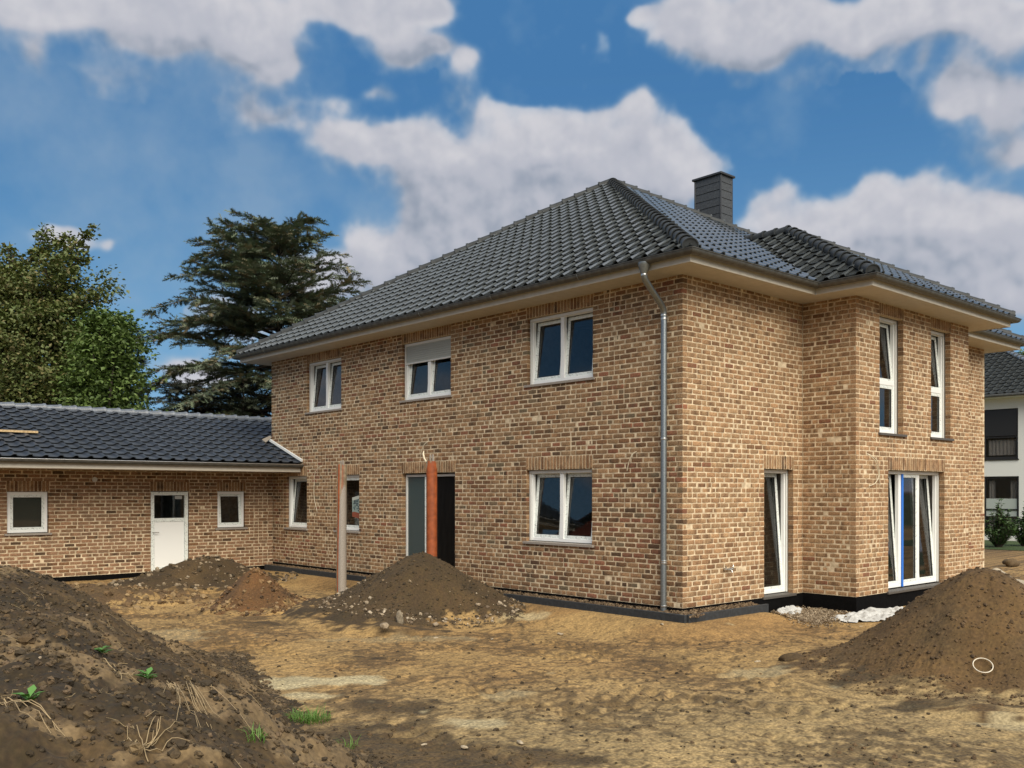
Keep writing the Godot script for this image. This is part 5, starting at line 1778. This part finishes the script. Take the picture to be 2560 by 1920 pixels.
# ---------------------------------------------------------------- trees
func leaf_mesh(w: float) -> ArrayMesh:
	var m := MB.new()
	var a := Vector3(0, 0, 0); var b := Vector3(w, 0.12, 0.45); var c := Vector3(0, -0.05, 1.0); var d := Vector3(-w, 0.12, 0.45); var e := Vector3(0, 0.0, 0.5)
	m.tri(a, b, e); m.tri(b, c, e); m.tri(c, d, e); m.tri(d, a, e)
	return m.mesh()

func limb(m: MB, a: Vector3, b: Vector3, r0: float, r1: float, bend: Vector3, seg := 7) -> void:
	var pts := PackedVector3Array()
	var rad := PackedFloat32Array()
	for k in 7:
		var t := k / 6.0
		pts.push_back(a.lerp(b, t) + bend * sin(t * PI)); rad.push_back(lerpf(r0, r1, t))
	m.tube(pts, rad, seg, Color.WHITE, false)

# lobes: [centre, radii]; leaves sit in clumps on twigs spread through the lobes
func broadleaf(called: String, label: String, at: Vector3, trunk_h: float, trunk_r: float, lobes: Array, clumps: int, per: int, size: float, cols: Array, seed_: int, tops := [], group := "") -> void:
	var r := RandomNumberGenerator.new()
	r.seed = seed_
	var o := thing(called, label, "tree", at, 0.0, group)
	var wood := MB.new()
	var top: Vector3 = lobes[0][0]
	limb(wood, Vector3(0, -0.5, 0), Vector3(top.x, trunk_h, top.z), trunk_r, trunk_r * 0.6, Vector3(0.15, 0, 0.1), 9)
	for l in lobes:
		for k in 4:
			limb(wood, Vector3(top.x, trunk_h * r.randf_range(0.7, 1.0), top.z), l[0] + l[1] * Vector3(r.randf_range(-0.7, 0.7), r.randf_range(-0.2, 0.8), r.randf_range(-0.7, 0.7)), trunk_r * 0.4, 0.03, Vector3(r.randfn() * 0.3, 0.2, r.randfn() * 0.3), 5)
	var where := []
	var cc := PackedColorArray()
	var vol := 0.0
	for l in lobes: vol += l[1].x * l[1].y * l[1].z
	var spots := []
	for l in lobes:
		for k in int(clumps * l[1].x * l[1].y * l[1].z / vol):
			var d := Vector3(r.randfn(), r.randfn(), r.randfn()).normalized()
			spots.push_back([l[0] + d * l[1] * pow(r.randf(), 0.3) * r.randf_range(0.86, 1.12), d, r.randf_range(0.8, 1.2)])
	for t in tops:      # shoots that stick out of the crown: [root, tip]
		var n := int(t[0].distance_to(t[1]) / 0.14)
		limb(wood, t[0], t[1], 0.04, 0.01, Vector3(0.1, 0, 0.1), 5)
		for k in n: spots.push_back([t[0].lerp(t[1], float(k) / n) + Vector3(r.randfn(), r.randfn(), r.randfn()) * 0.06, Vector3.UP, 0.42 + 0.25 * r.randf()])
	for s in spots:
		var pick: Color = cols[r.randi() % cols.size()]
		for k in int(per * s[2]):
			if r.randf() < 0.25: pick = cols[r.randi() % cols.size()]
			var p: Vector3 = s[0] + Vector3(r.randfn() * 0.25, r.randfn() * 0.14, r.randfn() * 0.25) * s[2]
			var out: Vector3 = (s[1] * 0.6 + Vector3(r.randfn(), r.randfn() * 0.6 - 0.35, r.randfn())).normalized()
			var sc := size * r.randf_range(0.6, 1.25)
			where.push_back(Transform3D(Basis.looking_at(-out, Vector3(r.randfn() * 0.5, 1, r.randfn() * 0.5).normalized()).scaled(Vector3.ONE * sc), p))
			cc.push_back(pick)
	put("trunk", wood, M.bark, o)
	scatter("crown", leaf_mesh(0.36), M.leaf, where, cc, o).set_meta("kind", "stuff")

func needle_mesh() -> ArrayMesh:
	# a spray of needles along +z
	var m := MB.new()
	for k in 9:
		var t := k / 8.0
		for s: float in [-1.0, 1.0]:
			var a := Vector3(0, 0, t * 0.75)
			var tip := a + Vector3(s * (0.30 - 0.14 * t), 0.10 * sin(k * 2.1), 0.24)
			m.tri(a + Vector3(0, 0, -0.06), tip, a + Vector3(0, 0.0, 0.085))
	m.tri(Vector3(-0.03, 0, 0.6), Vector3(0.03, 0, 0.6), Vector3(0, 0.03, 1.05))
	m.quad(Vector3(-0.015, 0, 0), Vector3(0.015, 0, 0), Vector3(0.01, 0, 0.8), Vector3(-0.01, 0, 0.8))
	return m.mesh()

# reach(t, angle) gives the length of the bough at the height share t
func conifer(called: String, label: String, at: Vector3, h: float, boughs: int, low: float, reach: Callable, rise: Callable, size: float, cols: Array, seed_: int) -> void:
	var r := RandomNumberGenerator.new()
	r.seed = seed_
	var o := thing(called, label, "tree", at)
	var wood := MB.new()
	limb(wood, Vector3(0, -0.5, 0), Vector3(0.15, h * 0.96, 0.1), h * 0.028, 0.02, Vector3(0.1, 0, 0.05), 9)
	var where := []
	var cc := PackedColorArray()
	var spray := func(p: Vector3, d: Vector3, s: float, c: Color) -> void:
		where.push_back(Transform3D(Basis.looking_at(-d.normalized(), Vector3(r.randfn() * 0.35, 1, r.randfn() * 0.35).normalized()).scaled(Vector3.ONE * s), p))
		cc.push_back(c)
	for b in boughs:
		var place := clampf((b + r.randf()) / boughs, 0.0, 1.0)
		var t := low + (1.0 - low) * pow(place, 0.85)      # where on the trunk the bough grows
		var a := r.randf() * TAU
		var l: float = reach.call(t, a) * r.randf_range(0.72, 1.1)
		if l < 0.15: continue
		var d := Vector3(cos(a), 0, sin(a))
		var up: float = rise.call(t) + r.randfn() * 0.06
		var start := Vector3(0.1, h * t - 0.2, 0.08)
		var pts := PackedVector3Array()
		var rad := PackedFloat32Array()
		var n := maxi(int(l / 0.13), 3)
		var bow := r.randfn() * 0.12
		for k in n + 1:
			var f := float(k) / n
			pts.push_back(start + d * l * f + d.cross(Vector3.UP) * bow * l * f * f + Vector3.UP * l * (up * f - 0.30 * f * f * f * 0.5 + 0.05 * sin(f * 5.0 + b)))
			rad.push_back(lerpf(0.012 + 0.009 * l, 0.004, f))
		wood.tube(pts, rad, 4, Color.WHITE, false)
		for k in range(1, n + 1):
			var f := float(k) / n
			if f < 0.16 and l > 1.0: continue
			var dir := (pts[k] - pts[k - 1]).normalized()
			var side := dir.cross(Vector3.UP).normalized()
			for s: float in [-1.0, 1.0]:
				# twigs in the plane of the bough, each a few sprays long
				var tl := minf((0.32 + 0.55 * (1.0 - f)) * minf(l * 0.33, 1.25), 1.2) * r.randf_range(0.6, 1.2)
				var td := (dir * 0.75 + side * s * r.randf_range(0.6, 1.1) + Vector3.UP * r.randfn() * 0.13).normalized()
				var m := maxi(int(tl / (size * 0.42)), 2)
				for j in m:
					var c: Color = cols[r.randi() % cols.size()]
					var p := pts[k] + td * tl * (float(j) / m) + Vector3(0, -0.16 * tl * pow(float(j) / m, 2.0) + r.randfn() * 0.03, 0)
					spray.call(p, (td + Vector3(r.randfn(), r.randfn() * 0.5, r.randfn()) * 0.35), size * r.randf_range(0.7, 1.2), c)
		spray.call(pts[n], (pts[n] - pts[n - 1]), size * 1.2, cols[0])
	put("trunk", wood, M.bark, o)
	scatter("crown", needle_mesh(), M.needle, where, cc, o).set_meta("kind", "stuff")

func away(px: float, depth: float, y := 0.0) -> Vector3:
	return Vector3(CAM.x, y, CAM.z) + (Vector3(-sin(YAW), 0, -cos(YAW)) + Vector3(cos(YAW), 0, -sin(YAW)) * ((px - 1280.0) / 2342.3)) * depth

func build_trees() -> void:
	var e := Vector3(cos(YAW), 0, -sin(YAW))       # across the view
	var olive := [Color(0.115, 0.135, 0.038), Color(0.095, 0.125, 0.034), Color(0.15, 0.135, 0.05), Color(0.085, 0.115, 0.034), Color(0.12, 0.15, 0.045)]
	var green := [Color(0.075, 0.125, 0.026), Color(0.09, 0.145, 0.03), Color(0.065, 0.11, 0.024), Color(0.115, 0.17, 0.04)]
	broadleaf("maple_tree", "big olive green broadleaved tree with loose shoots behind the garage", away(90, 32), 3.5, 0.28,
		[[e * -0.3 + Vector3(0, 6.0, 0), Vector3(2.9, 3.0, 2.6)], [e * -2.2 + Vector3(0, 7.6, 0.5), Vector3(2.2, 2.6, 2.0)], [e * 0.4 + Vector3(0, 4.2, 1.0), Vector3(2.6, 2.0, 2.0)], [e * 0.6 + Vector3(0, 8.4, 0), Vector3(1.7, 2.0, 1.8)], [e * -1.6 + Vector3(0, 8.0, 0), Vector3(1.9, 2.2, 2.0)], [e * 1.3 + Vector3(0, 5.2, 0.4), Vector3(1.6, 2.2, 1.8)], [e * -2.6 + Vector3(0, 5.0, 0), Vector3(1.8, 2.6, 2.0)]],
		1500, 74, 0.15, olive, 4,
		[[e * 0.6 + Vector3(0, 9.4, 0), e * 2.0 + Vector3(0, 10.9, 0)], [e * 0.8 + Vector3(0, 9.0, 0), e * 2.1 + Vector3(0, 10.0, 0.3)], [e * 0.0 + Vector3(0, 9.6, 0), e * 0.35 + Vector3(0, 10.9, 0)], [e * -0.3 + Vector3(0, 9.6, 0), e * 0.9 + Vector3(0, 10.7, -0.3)], [e * -0.8 + Vector3(0, 9.2, 0), e * -0.9 + Vector3(0, 10.4, 0)], [e * 1.2 + Vector3(0, 8.0, 0), e * 2.1 + Vector3(0, 8.5, 0)], [e * -1.8 + Vector3(0, 9.6, 0), e * -1.6 + Vector3(0, 10.6, 0)]])
	broadleaf("maple_tree", "bright green smaller broadleaved tree before the olive one", away(262, 29), 2.2, 0.16,
		[[Vector3(0, 4.6, 0), Vector3(1.05, 2.3, 1.1)], [e * 0.2 + Vector3(0, 6.3, 0), Vector3(0.75, 1.3, 0.8)], [e * 0.35 + Vector3(0, 3.2, 0), Vector3(0.9, 1.4, 1.0)]], 380, 74, 0.15, green, 6)
	var needles := [Color(0.12, 0.155, 0.09), Color(0.14, 0.165, 0.10), Color(0.10, 0.14, 0.09), Color(0.19, 0.16, 0.09), Color(0.155, 0.185, 0.13)]
	var cedar_at := away(700, 38)
	conifer("cedar_tree", "tall dark cedar with wide layered boughs beyond the garage", cedar_at, 12.7, 185, 0.26, func(t: float, a: float) -> float:
		var lop := 1.0 + 0.12 * cos(a - (PI - 0.84))
		if t < 0.68: return lop * lerpf(5.7, 4.7, t / 0.68)
		if t < 0.9: return lop * lerpf(4.7, 2.7, (t - 0.68) / 0.22)
		return lop * lerpf(2.7, 1.5, (t - 0.9) / 0.1),
		func(t: float) -> float: return lerpf(-0.02, 0.42, smoothstep(0.4, 1.0, t)), 0.36, needles, 9)
	conifer("fir_tree", "narrow dark conifer between the broadleaved trees and the cedar", away(322, 41), 9.6, 84, 0.12, func(t: float, _a: float) -> float: return lerpf(3.1, 0.15, pow(t, 0.9)),
		func(t: float) -> float: return lerpf(-0.15, 0.5, t), 0.32, [Color(0.045, 0.06, 0.046), Color(0.055, 0.072, 0.056), Color(0.062, 0.075, 0.055)], 12)
	conifer("yew_tree", "low spreading dark yew under the cedar", away(470, 35), 6.0, 90, 0.15, func(t: float, _a: float) -> float: return lerpf(3.0, 0.9, t),
		func(t: float) -> float: return lerpf(0.05, 0.25, t), 0.34, [Color(0.04, 0.05, 0.038), Color(0.048, 0.056, 0.04), Color(0.07, 0.058, 0.038)], 15)
	conifer("yew_tree", "low dark yew close to the house wall under the cedar", away(610, 36), 6.3, 80, 0.15, func(t: float, _a: float) -> float: return lerpf(2.4, 0.7, t),
		func(t: float) -> float: return lerpf(0.1, 0.3, t), 0.34, [Color(0.04, 0.052, 0.038), Color(0.05, 0.066, 0.04)], 16)
	broadleaf("lime_tree", "green broadleaved tree rising behind the main roof beside the cedar", away(890, 46), 5.0, 0.22, [[Vector3(0, 9.4, 0), Vector3(1.7, 2.3, 1.7)], [Vector3(0, 6.5, 0), Vector3(2.4, 2.6, 2.4)]], 300, 34, 0.22, [Color(0.06, 0.085, 0.022), Color(0.05, 0.075, 0.02)], 18)
	broadleaf("ash_tree", "pale green tree rising behind the neighbour's roof", away(2590, 62), 5.0, 0.25, [[Vector3(0, 9.0, 0), Vector3(2.6, 2.2, 2.4)]], 260, 34, 0.25, [Color(0.08, 0.13, 0.03), Color(0.07, 0.11, 0.03)], 19)

# ---------------------------------------------------------------- neighbours
func build_neighbours() -> void:
	var nb := thing("white_house", "white rendered neighbour house with a dark tiled hipped roof", "house")
	var zf := -28.0
	var x1 := -3.1
	var x0 := -15.0
	var eave := 5.62
	var wall := MB.new()
	var wf := Transform3D(Basis.IDENTITY, Vector3(x0, 0, zf))
	# windows seen beside the brick house
	var up := Rect2(x0 * -1.0 - 6.35, 3.18, 1.35, 2.02)
	var dn := Rect2(x0 * -1.0 - 6.35, 0.12, 1.38, 2.36)
	up.position.x = -6.35 - x0; dn.position.x = -6.35 - x0
	slab(wall, wf, 0.0, x1 - x0, -0.4, eave, [up, dn], -0.3, 0.0)
	wall.box(Vector3(x1 - 0.3, -0.4, zf - 9.0), Vector3(x1, eave, zf - 0.301))
	wall.box(Vector3(x0, -0.4, zf - 9.0), Vector3(x0 + 0.3, eave, zf - 0.301))
	wall.box(Vector3(x0, -0.4, zf - 9.3), Vector3(x1, eave, zf - 9.001))
	wall.box(Vector3(x0 + 0.31, 2.6, zf - 8.9), Vector3(x1 - 0.31, 2.9, zf - 0.31)); wall.box(Vector3(x0 + 0.31, eave - 0.1, zf - 8.9), Vector3(x1 - 0.31, eave, zf - 0.31)); wall.box(Vector3(x0 + 0.31, -0.4, zf - 8.9), Vector3(x1 - 0.31, 0.0, zf - 0.31))
	put("wall", wall, M.render_white, nb)
	for k in 2:
		var r: Rect2 = up if k == 0 else dn
		var win := Node3D.new()
		win.name = "window"
		nb.add_child(win, true)
		win.transform = wf * Transform3D(Basis.IDENTITY, Vector3(r.position.x, r.position.y, 0))
		put("frame", frame_of(0.0, 0.0, r.size.x, r.size.y, 0.09, -0.14, -0.06), M.frame_dark, win)
		var p := MB.new()
		p.box(Vector3(0.09, 0.09, -0.11), Vector3(r.size.x - 0.09, r.size.y - 0.09, -0.105))
		put("pane", p, M.glass, win)
		var tr := MB.new()
		tr.bevel_box(Vector3(0.09, r.size.y * 0.42, -0.13), Vector3(r.size.x - 0.09, r.size.y * 0.42 + 0.06, -0.065), 0.005)
		put("transom", tr, M.frame_dark, win)
		if k == 0:
			var sh := MB.new()
			sh.box(Vector3(0.06, r.size.y * 0.46, -0.05), Vector3(r.size.x - 0.06, r.size.y - 0.04, -0.03))
			put("roller_shutter", sh, M.frame_dark, win)
			var sl := MB.new()
			sl.bevel_box(Vector3(-0.04, -0.05, -0.05), Vector3(r.size.x + 0.04, 0.0, 0.05), 0.005)
			put("sill", sl, M.frame_dark, win)
			var rows := []
			for j in 2:
				var line := PackedVector3Array()
				for i in 25: line.push_back(Vector3(0.16 + i * (r.size.x - 0.32) / 24, 0.16 + j * 0.62, -0.2 + 0.025 * sin(i * 1.9)))
				rows.push_back(line)
			var cu := MB.new()
			cu.grid(rows)
			put("curtain", cu, M.curtain, win)
		else:
			var fr := MB.new()
			fr.box(Vector3(0.1, 0.75, -0.104), Vector3(r.size.x - 0.1, r.size.y * 0.62, -0.1))
			put("frosted_film", fr, M.frost, win)
			for s: float in [0.16, 0.98]:
				var rows := []
				for j in 2:
					var line := PackedVector3Array()
					for i in 9: line.push_back(Vector3(s + i * 0.03, 0.2 + j * 2.0, -0.25 + 0.025 * sin(i * 1.9)))
					rows.push_back(line)
				var cu := MB.new()
				cu.grid(rows)
				put("curtain", cu, M.curtain, win)
	# hipped roof
	var ov := 0.6
	var ex0 := x0 - ov; var ex1 := x1 + ov; var ez := zf + ov; var ez2 := zf - 9.3 - ov
	var mid := (ez + ez2) / 2.0
	var run := ez - mid
	var ry := eave + 0.12 + run * 0.53
	var e0 := Vector3(ex0, eave + 0.12, ez); var e1 := Vector3(ex1, eave + 0.12, ez); var e2 := Vector3(ex1, eave + 0.12, ez2); var e3 := Vector3(ex0, eave + 0.12, ez2)
	var ra := Vector3(ex0 + run, ry, mid); var rb := Vector3(ex1 - run, ry, mid)
	var deck := MB.new()
	var dn3 := Vector3(0, -0.03, 0)
	deck.quad(e0 + dn3, e1 + dn3, rb + dn3, ra + dn3); deck.quad(e2 + dn3, e3 + dn3, ra + dn3, rb + dn3); deck.tri(e1 + dn3, e2 + dn3, rb + dn3); deck.tri(e3 + dn3, e0 + dn3, ra + dn3)
	var roof := put("roof", deck, M.lath, nb)
	var tiles := []
	var s := plane_slope(Vector3(ex1, eave + 0.12, ez), Vector3.RIGHT, Vector3(0, 0, -1), 0.53)
	var sl := run * Vector2(1, 0.53).length()
	s.x0 = ex0 - ex1; s.x1 = 0.0; s.top = sl
	var span := ex1 - ex0
	s.lo = func(_x: float) -> float: return 0.0
	s.hi = func(x: float) -> float: return sl * minf(minf(-x, span + x) / run, 1.0)
	lay_tiles(tiles, s)
	raise_tiles(tiles, roof, M.tile)
	for h in [[e1, rb], [e0, ra]]: ridge_line(roof, h[0] + Vector3(0, 0.035, 0), h[1] + Vector3(0, 0.035, 0), M.tile)
	ridge_line(roof, ra + Vector3(0, 0.035, 0), rb + Vector3(0, 0.035, 0), M.tile)
	var so := MB.new()
	so.box(Vector3(ex0 + 0.05, eave, ez2 + 0.05), Vector3(ex1 - 0.05, eave + 0.03, ez - 0.05))
	put("soffit", so, M.render_white, nb)
	var gu := MB.new()
	gu.bevel_box(Vector3(ex0, eave + 0.02, ez - 0.04), Vector3(ex1, eave + 0.13, ez + 0.08), 0.03)
	put("gutter", gu, M.zinc_dull, nb)
	# lawn strip and two laurels in front of it
	var lawn := sheet_mesh(lines_of([[-16.0, 10.0, 0.5]]), lines_of([[-27.9, -22.5, 0.25]]), func(x: float, z: float) -> float: return ground_y(x, z) + 0.03 * smoothstep(-22.5, -23.5, z) + 0.01, func(x: float, z: float) -> Color: return Color(0.05, 0.095, 0.02) * (1.0 + 0.4 * fine.get_noise_2d(x * 20.0, z * 20.0)))
	tag(put("lawn", lawn, M.soil), "", "", "", "structure")
	laurel("dense laurel shrub before the neighbour's ground floor window", away(2497, 33.5), 1.75, 0.72, 21)
	laurel("laurel shrub beside the white wall of the neighbour house", away(2562, 33.8), 1.45, 0.62, 22)
	# the red-roofed house across the plot, which the windows mirror
	var red := thing("red_roofed_house", "house with a red tiled gable roof across the plot, mirrored in the windows", "house", Vector3(-24, -0.3, 27), 0.75)
	var w := MB.new()
	w.box(Vector3(-6, 0, -4.5), Vector3(6, 3.6, 4.5))
	put("wall", w, grained(Color(0.30, 0.12, 0.07), 0.9, M.brick.albedo_texture, 2.0), red)
	var rf := MB.new()
	for sd: float in [-1.0, 1.0]: rf.quad(Vector3(-6.5, 3.4, 5.1 * sd), Vector3(6.5, 3.4, 5.1 * sd), Vector3(6.5, 7.6, 0), Vector3(-6.5, 7.6, 0))
	for sd: float in [-6.0, 6.0]: rf.tri(Vector3(sd, 3.5, -4.5), Vector3(sd, 3.5, 4.5), Vector3(sd, 7.2, 0))
	put("roof", rf, M.red_tile, red)

func laurel(label: String, at: Vector3, h: float, rad: float, seed_: int) -> void:
	var r := RandomNumberGenerator.new()
	r.seed = seed_
	at.y = ground_y(at.x, at.z)
	var o := thing("laurel_shrub", label, "shrub", at, 0.0, "laurels in the neighbour's garden")
	var wood := MB.new()
	var where := []
	var cc := PackedColorArray()
	for k in 60:
		var a := r.randf() * TAU
		var f := r.randf()
		var tip := Vector3(cos(a) * rad * f, h * (1.0 - 0.62 * f) * r.randf_range(0.7, 1.15), sin(a) * rad * f)
		var root := Vector3(cos(a) * 0.06, 0, sin(a) * 0.06)
		limb(wood, root, tip, 0.014, 0.004, Vector3(0, 0, 0), 4)
		for j in 26:
			var p := root.lerp(tip, r.randf_range(0.15, 1.0))
			var b := r.randf() * TAU
			var d := (Vector3(cos(b), r.randf_range(0.0, 0.9), sin(b))).normalized()
			where.push_back(Transform3D(Basis.looking_at(-d, Vector3(r.randfn() * 0.4, 1, 0.1).normalized()).scaled(Vector3.ONE * r.randf_range(0.10, 0.17)), p))
			cc.push_back([Color(0.03, 0.065, 0.018), Color(0.045, 0.09, 0.024), Color(0.06, 0.12, 0.03)][r.randi() % 3])
	put("stems", wood, M.bark, o)
	scatter("foliage", leaf_mesh(0.26), M.leaf, where, cc, o).set_meta("kind", "stuff")

func _ready() -> void:
	rng.seed = 20240
	fine.seed = 1; fine.frequency = 0.05; fine.fractal_octaves = 3
	broad.seed = 2; broad.frequency = 0.05; broad.fractal_octaves = 3
	ridged.seed = 3; ridged.frequency = 0.05; ridged.fractal_type = FastNoiseLite.FRACTAL_RIDGED; ridged.fractal_octaves = 2
	materials()
	view()
	build_ground()
	build_house()
	build_garage()
	build_neighbours()
	build_trees()
	build_heaps()
	build_site()
